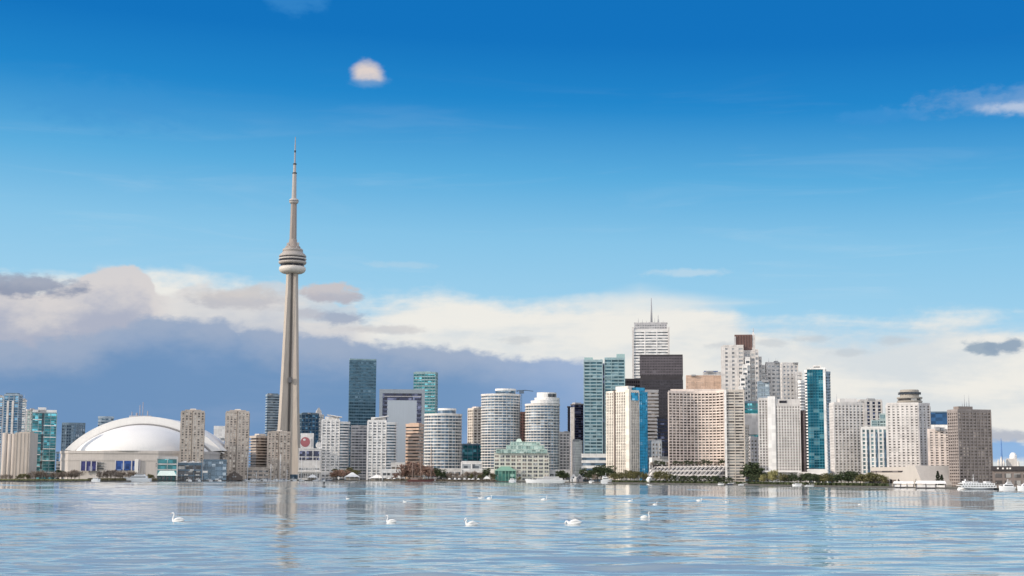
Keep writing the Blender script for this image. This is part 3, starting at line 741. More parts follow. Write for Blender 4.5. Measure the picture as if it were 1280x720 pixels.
    lath('sky_pod_window', [(5.95, 251.9), (6.06, 250.9)], gm('dark'))
    am = wall_mat((.38, .35, .335), .6)
    hexa('antenna_mast', [(3.0, 249), (2.55, 218), (2.5, 216.6)], am, 10)
    lath('antenna_collar', [(1.8, 217.6), (2.9, 217.2), (2.9, 215.8), (1.5, 215.6)], dark, 14)
    hexa('antenna_mast', [(1.9, 217), (1.7, 205.6)], am, 10)
    lath('antenna_collar', [(1.0, 206), (2.3, 205.8), (2.2, 204.3), (.8, 204)], dark, 14)
    hexa('antenna_mast', [(1.1, 205), (1.0, 191), (.85, 190.6), (.8, 180), (.6, 179.6), (.5, 171)], wall_mat((.30, .30, .32), .6), 8)
    lath('antenna_collar', [(.7, 190.6), (1.15, 190.4), (1.15, 188), (.6, 187.8)], dark, 10)
    # base hall
    MB().prism(oval(19 * s, 15 * s, 24), 0, 6).build('base_hall', gm('steel'), r)
    DIM['needle'] = (pb.x, Y)
needle()

# ------------------------------------------------------------------ centre
def finned_condo(label, x0, x1, top, off, flip):
    loc, th, w, h = facing_of(x0, x1, top, off)
    r = thing('condominium_tower', label, 'building', loc, th); d = w * .8
    volume(r, rect(w * .62, d, -w * .19), 0, h, 21, 'bright', 'grey', sf=.5, bay=w * .155, pw=w * .05, proud=.9, pier_out=.25)
    volume(r, [(x + w * .18, y) for x, y in oval(w * .31, d * .5, 24)], 0, h * .965, 20, 'bright', 'steel', sf=.5, proud=1.1)
    MB().box(-w * .4, w * .1, -d * .2, d * .35, h + .1, h + 4.5).build('penthouse', wm('bright'), r)
    # tilted roof fin
    m = MB(); m.prism([(-w * .34, -d * .36), (w * .2, -d * .36), (w * .2, d * .3), (-w * .34, d * .3)], 0, .9)
    o = m.build('roof_fin', wm('bright'), r, (0, 0, h + 4.4)); o.rotation_euler = (0, R(9 if flip else -9), 0)
    for fx in (-.3, -.15, 0): mast(r, w * fx, -d * .3, h, 4.2, .5, 'fin_post', wm('bright'))
finned_condo('white balconied condominium tower with tilted roof fin, right of the white podium', 402, 437.5, 526, 120, True)
finned_condo('white balconied condominium tower with tilted roof fin, in front of the arch shaped office block', 459.5, 496.5, 527, 115, False)
t = tower('office_tower', 'tall dark blue green glass tower left of the arch shaped office block', 436.5, 470, 451, 430, 38, (.11, .19, .25), 'deepteal', c=.0001, e=8, sf=.36, proud=.25, bay=3.4, pw=.25, pier_out=.05, pent=[(.08, .93, 1.5, 'slate')], units=0)
w, d, h = DIM[t.name]
MB().prism([(-w * .5, -d * .5 + .3), (w * .5, -d * .5 + .3), (w * .5, d * .4), (-w * .5, d * .4)], h + .3, h + 3).build('crown', wm('teal'), t)
tower('apartment_building', 'grey glass apartment block squeezed between the two white finned condominiums', 438.5, 463, 533, 150, 19, 'grey', 'grey', c=.0001, e=8, sf=.42, proud=.4, bay=4.5, pw=.5)
# arch-shaped office block
def arch_block():
    loc, th, w, h = facing_of(474, 530.5, 487.5, 340)
    r = thing('office_building', 'arch shaped office block with dark window bands round a pale blank centre', 'building', loc, th)
    d = 30; fr = wall_mat((.30, .34, .39))
    MB().box(-w * .5, -w * .43, -d / 2, d / 2, 0, h).build('outer_frame', fr, r)
    MB().box(w * .43, w * .5, -d / 2, d / 2, 0, h).build('outer_frame', fr, r)
    MB().box(-w * .43, w * .43, -d / 2, d / 2, h * .955, h).build('top_beam', fr, r)
    MB().box(-w * .43, w * .43, -d / 2 + 1.5, d / 2 - 1, h * .88, h * .955).build('upper_window_band', gm('navy'), r)
    MB().box(-w * .42, w * .42, -d / 2 + 1.1, -d / 2 + 1.8, h * .918, h * .926).build('louvre', wm('grey'), r)
    for sx in (-1, 1):
        n_ = 19
        for i in range(n_):
            z0 = h * .88 * i / n_; a, b_ = sorted((sx * w * .43, sx * w * .325))
            MB().box(a, b_, -d / 2 + 1.2, d / 2 - 1, z0, z0 + h * .88 / n_ * .62).build('window_band', gm('navy'), r)
            MB().box(a, b_, -d / 2 + .7, d / 2 - 1.2, z0 + h * .88 / n_ * .62, z0 + h * .88 / n_ * .995).build('spandrel', wall_mat((.13, .15, .22)), r)
    MB().box(-w * .325, w * .325, -d / 2 + .9, d / 2 - .8, 0, h * .878).build('blank_centre', wall_mat((.42, .47, .53), .5, .05, .08), r)
arch_block()
t = tower('office_tower', 'teal glass tower rising behind the right shoulder of the arch shaped block', 516.5, 547, 466, 520, 34, 'teal', 'teal', c=-.1, e=12, sf=.38, proud=.25, bay=4, pw=.3, pent=[(.05, .75, 2, 'teal')], units=0)
tower('office_building', 'peach coloured banded office block in front of the arch shaped block', 506.5, 529.5, 531, 170, 17, 'peach', 'brown', c=-.28, e=26, sf=.56, proud=.4, pent=[(.2, .9, 2.5, 'peach')])
round_tower('condominium_tower', 'wide round white banded condominium behind the brown lakeside trees', 530, 577.5, 519, 140, 21, 'offwhite', 'steel', asp=.8, sf=.32, proud=1.0, bay=7, pw=.35, pier_out=-.6, pent=[(.36, .84, 8, 'white', 'steel')])
tower('glass_building', 'low dark teal glass building between the round condominiums', 575, 603, 556, 220, 9, 'slate', 'teal', sf=.12, bay=6, pw=.3)
tower('apartment_tower', 'beige tower half hidden behind the taller round condominium', 584.5, 606, 511, 330, 25, 'beige', 'brown', c=.35, e=28, sf=.45, bay=5, pw=1.4, pent=[(.3, .9, 3, 'pink')])
round_tower('condominium_tower', 'tallest of the round white banded condominiums, left of the construction crane', 601, 650.5, 494.5, 150, 31, 'offwhite', 'steel', asp=.85, sf=.32, proud=1.0, bay=8, pw=.35, pier_out=-.6, pent=[(.36, .88, 8, 'white', 'steel')])
tower('apartment_building', 'narrow red brown building under the construction crane', 648.5, 657, 516, 210, 24, 'redbrown', 'bronze', sf=.5, bay=3, pw=1, units=0)
def stepped_round():
    loc, th, w, h = facing_of(656, 700, 499, 145)
    r = thing('condominium_tower', 'round white banded condominium with stepped left side, behind the green roofed terminal', 'building', loc, th)
    volume(r, oval(w * .5, w * .42, 30), 0, h * .925, 27, 'offwhite', 'steel', sf=.32, proud=1.0, bay=8, pw=.35, pier_out=-.6)
    volume(r, [(x + w * .08, y) for x, y in oval(w * .41, w * .38, 26)], h * .925, h * .965, 1, 'white', 'steel', sf=.5, proud=.9)
    volume(r, [(x + w * .13, y) for x, y in oval(w * .355, w * .36, 26)], h * .965, h * 1.0, 1, 'white', 'steel', sf=.5, proud=.9)
    q = [(x + w * .12, y) for x, y in oval(w * .28, w * .26, 24)]
    MB().prism(q, h, h + 8 * loc.y / F).build('penthouse', wm('white'), r)
    MB().strip(offset([(x + w * .2, y) for x, y in oval(w * .2, w * .26, 24)], -.1), h + 2, h + 5.5).build('window_band', gm('dark'), r)
stepped_round()
def crane(u, top, off):
    p = pos(u, off); h = P(u, top, p.y).z - GZ
    r = thing('tower_crane', 'thin blue grey construction crane between the two tall round condominiums', 'crane', p)
    m = MB(); a = 1.0; mt = plain_mat((.12, .17, .24), .6)
    for sx, sy in ((-a, -a), (a, -a), (a, a), (-a, a)): m.box(sx - .22, sx + .22, sy - .22, sy + .22, 0, h)
    for i in range(int(h / 3)): m.tube([(-a, -a, i * 3), (a, -a, i * 3 + 3)], .14, 4); m.tube([(-a, a, i * 3), (a, a, i * 3 + 3)], .14, 4)
    m.build('mast', mt, r)
    MB().box(-2, 3.4, -1.4, 1.4, h - 2.5, h + .3).build('cabin', mt, r)
    MB().tube([(-3, 0, h + .8), (5, 2, h + 1.2)], .5, 5).tube([(5, 2, h + 1.2), (14, 34, h + 2)], .4, 5).build('jib', mt, r)
    MB().box(-5, -3, -1, 1, h - .6, h + 1).build('counterweight', mt, r)
crane(650.8, 489, 235)
# terminal warehouse with green glass top
def terminal():
    loc, th, w, h = facing_of(618, 686, 567, 45); s = loc.y / F
    r = thing('terminal_building', 'cream warehouse terminal with rows of dark windows and stepped green glass top', 'building', loc, th); d = 40
    MB().box(-w / 2, w / 2, -d / 2, d / 2, 0, h).build('wall', wall_mat((.66, .65, .57), .85), r)
    MB().ring(rect(w + .5, d + .5), rect(w - 1, d - 1), h - .05, h + .9).build('parapet', wall_mat((.70, .66, .58), .85), r)
    nx, nz = 10, 7; bx = w / nx; bz = h * .94 / nz
    wme = MB().box(-bx * .34, bx * .34, -.15, .4, 0, bz * .58).mesh('window', gm('warm')); wdk = MB().box(-bx * .34, bx * .34, -.15, .4, 0, bz * .58).mesh('window', gm('dark'))
    fme = MB().box(-.12, .12, -.28, .1, 0, bz * .58).mesh('mullion', wm('offwhite'))
    g = random.Random(4)
    for i in range(nx):
        for j in range(nz):
            o = place('window', wdk if g.random() < (.75 if (i > 4) else .4) else wme, r, (-w / 2 + bx * (i + .5), -d / 2, h * .04 + j * bz))
            place('mullion', fme, o)
    z0 = h
    steps = [(.46, 22, -.5, .5, 5), (.42, 20, -.3, .44, 5), (.36, 17, -.22, .36, 4.2)]
    for (k_, dd, f0, f1, hp) in steps:
        hh = hp * s
        MB().box(w * f0 * .92, w * f1 * .92, -dd, dd * .8, z0 + .02, z0 + hh - .5).build('glass_storey', gm('mint'), r)
        MB().box(w * f0 * .92 - .6, w * f1 * .92 + .6, -dd - .5, dd * .8, z0 + hh - .5, z0 + hh).build('green_cornice', wall_mat((.52, .63, .56), .5), r)
        for q in range(11):
            xx = w * .92 * (f0 + (f1 - f0) * q / 10); MB().box(xx - .25, xx + .25, -dd - .25, -dd + .2, z0, z0 + hh - .5).build('mullion', wall_mat((.50, .62, .56), .5), r)
        z0 += hh
    MB().prism(rect(w * .12, 14, -w * .05), z0, z0 + 4 * s, rect(w * .06, 8, -w * .05)).build('roof_lantern', wall_mat((.52, .63, .56), .5), r)
    # glazed green entrance hall
    loc, th, w, h = facing_of(618.5, 645, 583, 22)
    r = thing('entrance_pavilion', 'green steel and glass entrance pavilion at the foot of the cream terminal', 'pavilion', loc, th)
    gr = wall_mat((.20, .36, .28), .5); 
    MB().box(-w * .48, w * .48, -5, 5, 0, h * .7).build('glass_wall', glass_mat((.05, .20, .16), (.4, .6, .5), .2), r)
    MB().add([(-w / 2, -6, h * .7), (w / 2, -6, h * .7), (w / 2, 6, h * .7), (-w / 2, 6, h * .7), (-w * .2, -3, h), (w * .2, -3, h), (w * .2, 3, h), (-w * .2, 3, h)], [(0, 1, 5, 4), (1, 2, 6, 5), (2, 3, 7, 6), (3, 0, 4, 7), (4, 5, 6, 7), (3, 2, 1, 0)]).build('roof', gr, r)
    for i in range(7): MB().box(-w * .48 + i * w * .16 - .3, -w * .48 + i * w * .16 + .3, -5.6, -5, 0, h * .7).build('post', gr, r)
terminal()
tower('office_building', 'grey office block seen between the stepped condominium and the thin black tower', 698, 712, 541, 260, 16, 'lightgrey', 'grey', sf=.5, bay=4, pw=1)
tower('office_tower', 'very thin black tower slab left of the navy glass tower', 709.5, 713.2, 509, 300, 30, 'black', 'black', c=.0001, e=8, sf=.2, units=0)
t = tower('office_tower', 'navy blue glass tower with pale vertical stripes, left of the paired glass condominiums', 713, 730, 506, 330, 30, 'darkgrey', 'navy', c=.35, e=28, sf=.1, units=1, pent=[(.1, .8, 3, 'grey')])
w, d, h = DIM[t.name]
for i in range(4): box_part(t, 'stripe_fin', -w / 2 + .3, -w / 2 + .9, -d / 2 + d * (.15 + .22 * i), -d / 2 + d * (.27 + .22 * i), 1, h * .97, wm('lightgrey')).location.x = -.75
tower('apartment_building', 'small blank white slab building in front of the navy glass tower', 715.5, 728, 552, 180, 15, 'bright', 'grey', c=.3, e=30, sf=.94, pent=[(.1, .8, 2, 'grey')])
# paired glass condominiums
def pair_condo():
    loc, th, w, h = facing_of(730, 781, 447.5, 210); s = loc.y / F
    r = thing('condominium_tower', 'pair of joined teal glass condominium towers above the white banded podium', 'building', loc, th)
    d = 26
    volume(r, rect(w * .46, d, -w * .27), 0, h * .97, 36, (.33, .43, .46), 'aqua', sf=.36, proud=.9, bay=w * .155, pw=.5)
    volume(r, rect(w * .49, d, w * .255, -3), 0, h * .985, 37, (.30, .42, .45), 'aqua', sf=.36, proud=.9, bay=w * .165, pw=.5)
    MB().box(-w * .04, w * .01, -d / 2 + 3, d / 2, 0, h * .95).build('dark_recess', gm('navy'), r)
    gl = wall_mat((.34, .48, .48), .4)
    MB().box(-w * .49, -w * .28, -d * .3, d * .35, h * .97, h * 1.0).build('roof_fin', gl, r)
    MB().box(-w * .10, -w * .05, -d * .3, d * .35, h * .97, h * .985).build('roof_fin', gl, r)
    MB().box(w * .30, w * .5, -d * .5, d * .3, h * .985, h * 1.025).build('roof_fin', gl, r)
    MB().box(w * .02, w * .3, -d * .3, d * .3, h * .985, h * 1.0).build('penthouse', gl, r)
    loc, th, w, h = facing_of(727, 762, 569, 120)
    r = thing('podium_building', 'white banded podium at the foot of the paired glass condominiums', 'building', loc, th)
    volume(r, rect(w, 40), 0, h, 5, 'bright', 'steel', sf=.5, proud=1.2)
pair_condo()
# cream ribbed tower with azure glass corner
def ribbed():
    u0, uc, u1 = 757.5, 786.5, 810; off = 75
    loc, th, w, d, h = frame_of(u0, u1, 489, off, (uc - u0) / (u1 - u0), 40)
    r = thing('apartment_tower', 'cream ribbed apartment tower with a bright azure glass right end', 'building', loc, th)
    volume(r, [(-w / 2, -d / 2), (w * .02, -d / 2), (w * .02, d / 2), (-w / 2, d / 2)], 0, h, 32, 'cream', 'brown', sf=.22, bay=2.6, pw=1.15, proud=.6)
    volume(r, [(w * .02, -d / 2 + .4), (w / 2, -d / 2 + .4), (w / 2, d / 2 - .4), (w * .02, d / 2 - .4)], 0, h * .985, 30, (.03, .31, .52), 'azure', sf=.25, bay=3.0, pw=.35, proud=.3, pier_out=.05)
    MB().box(-w * .52, -w * .43, -d / 2 - .5, -d / 2 + 4, 0, h + 2).build('corner_pier', wm('cream'), r)
    MB().box(-w / 2 - .6, -w / 2 + 2, d * .1, d * .16, 0, h + 1.5).build('dark_groove', wall_mat((.2, .16, .14)), r)
    MB().box(-w * .3, w * .05, -d * .3, d * .25, h + .2, h + 5.5).build('penthouse', wm('offwhite'), r)
    MB().box(-w * .1, w * .42, -d * .45, -d * .1, h + .3, h + 4.0).build('azure_penthouse', gm('azure'), r)
    MB().box(-w * .40, w * .02, -d / 2 - .4, -d / 2 + .6, h * .90, h * .985).build('azure_top_band', gm('azure'), r)
ribbed()
# white tower with crown and masts
def crowned():
    loc, th, w, h = facing_of(790.5, 837, 415, 560); s = loc.y / F
    r = thing('office_tower', 'tall white office tower with grey crown and antenna mast behind the dark tower', 'building', loc, th); d = w * .9
    volume(r, rect(w * .96, d), 0, h, 52, 'bright', 'grey', sf=.55, bay=w * .3, pw=1.2, proud=.5)
    for sx in (-1, 1):
        a, b_ = sorted((sx * w * .5, sx * w * .455)); MB().box(a, b_, -d / 2 - 1, -d / 2 + 5, 0, h + 4).build('corner_column', wm('lightgrey'), r)
    volume(r, rect(w * .86, d * .86), h, h + 9 * s, 3, 'grey', 'grey', sf=.65, bay=3, pw=1.2, proud=.5, wname='crown')
    for i in range(9):
        xx = -w * .44 + i * w * .11; mast(r, xx, -d * .4, h + 9 * s - 1, 3 + (i * 7 % 4) * 1.6, .45, 'roof_mast')
    mast(r, w * .02, 0, h + 9 * s, 34 * s, 1.7); mast(r, w * .20, 2, h + 9 * s, 13 * s, .9)
    MB().box(-w * .06, w * .10, -4, 4, h + 9 * s, h + 12 * s).build('penthouse', wm('grey'), r)
crowned()
def dark_tower():
    loc, th, w, h = facing_of(800.5, 853.5, 444.5, 430)
    r = thing('office_tower', 'big black brown office tower with flat top and dark belt, before the white crowned tower', 'building', loc, th); d = w * .6
    volume(r, rect(w, d), 0, h * .80, 36, (.066, .062, .075), 'black', sf=.5, bay=1.8, pw=.55, proud=.25, parapet=0)
    MB().box(-w / 2 + .2, w / 2 - .2, -d / 2 + .2, d / 2 - .2, h * .80, h * .835).build('dark_belt', wm('black'), r)
    volume(r, rect(w, d), h * .835, h * .985, 7, (.135, .12, .134), 'black', sf=.6, bay=1.8, pw=.7, proud=.25, parapet=0)
    MB().box(-w / 2, w / 2, -d / 2, d / 2, h * .985, h * 1.0).build('roof_fascia', wm('black'), r)
dark_tower()
tower('office_tower', 'black office tower top peeking out left of the big black brown tower', 781, 803, 474.5, 470, 28, 'black', 'black', c=.0001, e=8, sf=.4, bay=2.5, pw=.6, units=0)
tower('office_building', 'dark topped office building with pale bands left of the big black brown tower', 804, 823.5, 488.5, 380, 26, 'grey', 'bronze', c=.0001, e=8, sf=.5, units=0, pent=[(0, 1, 1.5, 'black')])
tower('glass_building', 'navy blue glass block at the foot of the big black brown tower', 822, 838, 522, 330, 18, 'black', 'navy', c=.0001, e=8, sf=.3, units=0)
tower('apartment_building', 'small white grey block right of the azure glass tower', 810, 827, 552, 160, 10, 'bright', 'warm', c=.3, e=28, sf=.5, bay=4, pw=1.6)
tower('low_building', 'low white flat roofed hall left of the terraced concrete building', 812, 840, 573.5, 95, 2, 'bright', 'dark', sf=.55, base=2, bay=8)

# ------------------------------------------------------------------ right half
def harbour_slab():
    loc, th, w, h = facing_of(836, 909, 491, 120); s = loc.y / F
    r = thing('apartment_building', 'broad pale pink apartment slab with curved gridded front, in front of the peach block', 'building', loc, th)
    n = 16; fpts = []
    for i in range(n + 1):
        t_ = i / n; fpts.append((-w / 2 + w * t_, -14 + (11 * math.sin(math.pi * min(1, t_ * 1.02)) - 12 * max(0, t_ - .82) * 5 * .9)))
    poly = fpts + [(w / 2, 22), (-w / 2, 22)]
    volume(r, poly, 0, h, 32, 'pink', 'bronze', sf=.42, bay=None, proud=.9)
    m = MB()
    for i in range(n + 1):
        if True:
            x, y = fpts[i]; m.box(x - .45, x + .45, y - .25, y + 1.6, 0, h - .05)
    m.build('pier', wm('pink'), r)
    MB().box(-w * .47, w * .45, 4, 16, h, h + 3.5).build('penthouse', wm('pink'), r)
    loc, th, w, h = facing_of(906.5, 936, 490.5, 100)
    r = thing('apartment_building', 'pale pink apartment slab end with white corner pier, joined right of the curved slab', 'building', loc, th); d = 40
    volume(r, [(-w / 2, -d / 2), (w * .32, -d / 2), (w * .32, d / 2), (-w / 2, d / 2)], 0, h, 32, 'beige', 'brown', sf=.46, bay=w * .36, pw=.6, proud=.9)
    MB().box(-w * .52, -w * .43, -d / 2 - 1, -d / 2 + 2, 0, h + 1).build('white_pier', wm('bright'), r)
    poly = [(w * .32, -d / 2 + 2), (w * .5, -d / 2 + 10), (w * .5, d / 2), (w * .32, d / 2)]
    volume(r, poly, 0, h * .62, 20, 'beige', 'brown', sf=.46, proud=.9)
    # terraced base
    loc, th, w, h = along_shore(819, 907, 583, 62)
    r = thing('terraced_building', 'low terraced white building with slanting fins below the curved slab', 'building', loc, th)
    for i in range(4):
        zf = h * i / 4
        MB().box(-w / 2 - (4 - i) * .1, w / 2, -12 + i * 4.5, 16, zf + h * .2, zf + h * .25).build('floor_slab', wm('lightgrey'), r)
        MB().box(-w / 2 + 1, w / 2 - 1, -10 + i * 4.5, 15, zf, zf + h * .2).build('window_band', gm('dark'), r)
    k_ = 17
    for i in range(k_ + 1):
        x = -w / 2 + w * i / k_
        m = MB(); m.add([(x - .35, -15.5, 0), (x + .35, -15.5, 0), (x + .35, -13.8, 0), (x - .35, -13.8, 0), (x - 3.35, 1.6, h + .6), (x - 2.65, 1.6, h + .6), (x - 2.65, 3.4, h + .6), (x - 3.35, 3.4, h + .6)],
                        [(0, 3, 2, 1), (4, 5, 6, 7), (0, 1, 5, 4), (1, 2, 6, 5), (2, 3, 7, 6), (3, 0, 4, 7)])
        m.build('slanted_fin', wm('lightgrey'), r)
    DIM['terrace'] = (loc, th, w, h)
harbour_slab()
t = tower('office_tower', 'blank pinkish peach block rising behind the curved apartment slab', 858.5, 904, 470.5, 420, 16, 'peach', 'brown', c=.0001, e=8, sf=.97, bay=9, pw=.6, proud=.25, units=1)
tower('office_tower', 'grey office top with blue penthouse, just behind the peach block', 879.5, 906, 466, 560, 20, 'lightgrey', 'blue', c=.0001, e=8, sf=.5, pent=[(.05, .7, 2.5, (.08, .14, .30))])
# stepped white bank tower with red brown crown
def stepped_tower():
    loc, th, w, h = facing_of(904.5, 962, 434.5, 480); s = loc.y / F
    r = thing('office_tower', 'grey white stepped office tower with red brown top block and spire', 'building', loc, th); d = 40
    volume(r, rect(w * .44, d, -w * .28), 0, h, 34, 'lightgrey', 'faint', sf=.5, bay=w * .145, pw=4.5, proud=.5)
    # zigzag stepped wing
    for i, (f0, f1, v) in enumerate(((-.12, .10, 441), (.10, .19, 441), (.19, .26, 440), (.26, .33, 449), (.33, .40, 459), (.40, .46, 470), (.46, .52, 482))):
        hh = P(930, v, loc.y).z - GZ
        volume(r, rect(w * (f1 - f0) - .05, d * .8, w * (f0 + f1) / 2, -6 + abs(i - 2) * 2.5), 0, hh, max(10, int(hh / 5)), 'lightgrey', 'faint', sf=.5, bay=3.5, pw=.9, proud=.5)
    for i, (f0, f1, v) in enumerate(((-.17, -.08, 486), (-.13, -.03, 472), (-.08, .02, 459), (-.02, .08, 450))):
        hh = P(930, v, loc.y).z - GZ
        volume(r, rect(w * (f1 - f0), 16, w * (f0 + f1) / 2, -d * .5 - 1 + i * 2.2), 0, hh, max(10, int(hh / 5)), 'white', 'grey', sf=.5, bay=3.5, pw=1.1, proud=.5)
    rb = wall_mat((.18, .115, .105), .8)
    MB().box(-w * .25, w * .13, -8, 12, h * .9, h + 15.5 * s).build('red_crown', rb, r)
    for i in range(7): MB().box(-w * .24 + i * w * .06, -w * .225 + i * w * .06, -8.5, -7.5, h, h + 14.5 * s).build('crown_rib', wall_mat((.13, .075, .065), .8), r)
    MB().box(-w * .255, -w * .22, -9, 0, h * .98, h + 13 * s).build('crown_pier', wm('grey'), r)
    MB().box(w * .12, w * .20, -8, 4, h * .9, h + 15 * s).prism(rect(w * .06, 8, w * .16, -2), h + 15 * s, h + 19 * s, rect(w * .02, 3, w * .16, -2)).build('spire_base', wm('lightgrey'), r)
    mast(r, w * .16, -2, h + 18 * s, 7 * s, .7, 'spire', wm('grey'))
stepped_tower()
tower('office_tower', 'pale blue grey glass block right beside the stepped white tower', 948, 962, 478, 400, 22, 'bluegrey', 'pale', c=.0001, e=8, sf=.4, bay=5)
t = tower('office_tower', 'left one of the pale grey twin blocks between stepped tower and teal tower', 957.5, 975.5, 454, 520, 30, 'lightgrey', 'faint', c=.1, sf=.62, bay=4, pw=1.8)
t = tower('office_tower', 'right one of the pale grey twin blocks, with a lower stepped side', 976.5, 998, 454.5, 500, 30, 'lightgrey', 'faint', c=.1, sf=.62, bay=4, pw=1.8)
tower('office_tower', 'lower pale step of the right twin block beside the teal tower', 996, 1003, 466, 510, 28, 'lightgrey', 'faint', c=.0001, e=8, sf=.62, bay=4, pw=1.8, units=0)
t = tower('glass_building', 'blue green glass building with dark teal top between the pink slab and white slab tower', 931, 951, 503, 260, 14, 'slate', 'teal', c=.0001, e=8, sf=.16, bay=5, pw=.3, units=0)
w, d, h = DIM[t.name]
MB().box(-w * .5, w * .5, -d / 2 - 1.5, -d / 2 + .5, h * .60, h * .86).build('pale_panel', wm('lightgrey'), t)
MB().box(-w * .5, w * .3, -d / 2 - 1.9, -d / 2 + .5, h * .87, h * .90).build('teal_ledge', wall_mat((.02, .20, .24), .5), t)
tower('apartment_building', 'small grey slab low between the pink slab and the white slab tower', 931, 951, 548, 170, 12, 'grey', 'brown', c=.4, e=30, sf=.5, bay=3.4, pw=1.2)
# white slab tower with blank pier
def slab_tower():
    loc, th, w, h = facing_of(949, 1000.5, 500, 95); s = loc.y / F
    r = thing('apartment_tower', 'grey white slab tower with a tall blank white pier near its left end', 'building', loc, th); d = 22
    volume(r, [(-w * .5, -d / 2 + 1), (-w * .28, -d / 2 + 1), (-w * .28, d / 2), (-w * .5, d / 2)], 0, h, 30, 'lightgrey', 'bronze', sf=.4, bay=w * .075, pw=1.1, proud=.7)
    MB().box(-w * .28, -w * .10, -d / 2 - .6, d / 2, 0, h * 1.035).build('blank_pier', wm('bright'), r)
    volume(r, [(-w * .10, -d / 2), (w * .5, -d / 2), (w * .5, d / 2), (-w * .10, d / 2)], 0, h * .93, 28, 'lightgrey', 'bronze', sf=.45, bay=w * .068, pw=1.15, proud=.7)
    MB().box(-w * .10, w * .5, -d / 2 + .5, d / 2, h * .935, h).build('upper_storey', wm('lightgrey'), r)
    MB().box(0, w * .18, -d / 2 + .2, d / 2 - 4, h * .955, h * .985).build('upper_window', gm('black'), r)
    MB().box(-w * .5, w * .5, -d / 2 - 2, -d / 2 + 2, h * .14, h * .155).build('canopy', wm('bright'), r)
    for i in range(8): mast(r, w * (-.46 + .12 * i), 0, h, 2.5 + (i * 5 % 3) * 1.3, .2, 'roof_mast')
slab_tower()
tower('apartment_tower', 'slender white balconied tower just left of the teal glass tower', 998, 1010, 477, 190, 34, 'bright', 'grey', c=.3, e=24, sf=.55, proud=1.0, units=0)
tower('apartment_building', 'red brown brick block half hidden between white slab and teal glass tower', 1000, 1016.5, 515.5, 130, 25, (.30, .23, .22), 'bronze', c=.35, e=30, sf=.5, bay=3, pw=1.3, units=1)
def teal_tower():
    loc, th, w, h = facing_of(1006.5, 1038.5, 461, 150)
    r = thing('condominium_tower', 'slim teal glass tower framed by white edges with roof pavilion', 'building', loc, th); d = 24
    volume(r, [(-w * .40, -d / 2), (w * .22, -d / 2), (w * .22, d / 2), (-w * .40, d / 2)], 0, h * .985, 40, (.05, .22, .29), glass_key, sf=.24, bay=w * .1, pw=.3, proud=.3, pier_out=.05)
    volume(r, [(w * .30, -d / 2 + 1), (w * .5, -d / 2 + 4), (w * .5, d / 2), (w * .30, d / 2)], 0, h * .955, 38, 'bluegrey', 'steel', sf=.35, proud=.9)
    volume(r, [(-w * .5, -d / 2 + 3), (-w * .40, -d / 2 + .5), (-w * .40, d / 2), (-w * .5, d / 2)], 0, h * .97, 38, 'bright', 'steel', sf=.45, proud=.9)
    MB().box(w * .215, w * .31, -d / 2 - .8, d / 2 - 1, 0, h * 1.0).build('white_edge', wm('bright'), r)
    MB().box(-w * .42, w * .34, -d / 2 - .6, d / 2 - 2, h * .985, h * 1.0).build('roof_slab', wm('bright'), r)
    MB().box(-w * .18, w * .14, -d * .3, d * .3, h * 1.0, h * 1.022).build('penthouse', wm('offwhite'), r)
    MB().box(-w * .14, w * .10, -d * .3 - .2, d * .2, h * 1.005, h * 1.013).build('window_band', gm('dark'), r)
    for i in range(3): MB().box(-w * (.3 - .1 * i), -w * (.29 - .1 * i), -d / 2 - .55, -d / 2, 2, h * .97).build('glass_fin', gm('aqua'), r)
glass_key = 'aqua2'; G['aqua2'] = dict(rgb=(.0, .16, .24), light=(.25, .48, .52), frac=.22)
teal_tower()
t = tower('apartment_building', 'grey white slab with many small dark windows, right of slim teal tower', 1037.5, 1080.5, 505, 95, 28, 'lightgrey', 'brown', c=.14, e=16, sf=.52, bay=2.6, pw=1.15, proud=.35, pent=[(.22, .80, 7, 'offwhite')])
tower('apartment_tower', 'blue grey striped tower behind the white framed glass building', 1073, 1103.5, 501, 330, 24, 'lightgrey', 'navy', c=.1, sf=.28, bay=5, pw=2.2, proud=1.0)
def stepped_glass():
    loc, th, w, h = facing_of(1078, 1120, 536, 110); s = loc.y / F
    r = thing('glass_building', 'white framed pale glass building with stepped glass gables', 'building', loc, th); d = 22
    G['ice'] = dict(rgb=(.30, .42, .44), light=(.65, .75, .78), frac=.3)
    volume(r, rect(w, d), 0, h, 14, 'bright', 'ice', sf=.3, bay=w / 8, pw=1.1, proud=.6)
    for i in (1, 3, 5): MB().box(-w / 2 + w * (i + .3) / 8, -w / 2 + w * (i + .75) / 8, -d / 2 - .3, -d / 2 + .3, 3, h * .93).build('dark_window_column', gm('steel'), r)
    for (f0, f1, v0) in ((-.2, .5, 526), (.05, .5, 518), (.22, .48, 512)):
        hh = P(1100, v0, loc.y).z - GZ
        volume(r, rect(w * (f1 - f0), d * .7, w * (f0 + f1) / 2), h + .2, hh, 3, (.45, .55, .55), 'ice', sf=.2, bay=4, pw=.4, proud=.4, parapet=.3)
    MB().prism(rect(w * .2, 8, w * .34), P(1100, 512, loc.y).z - GZ, P(1100, 507, loc.y).z - GZ, rect(w * .08, 4, w * .36)).build('glass_gable', gm('ice'), r)
stepped_glass()
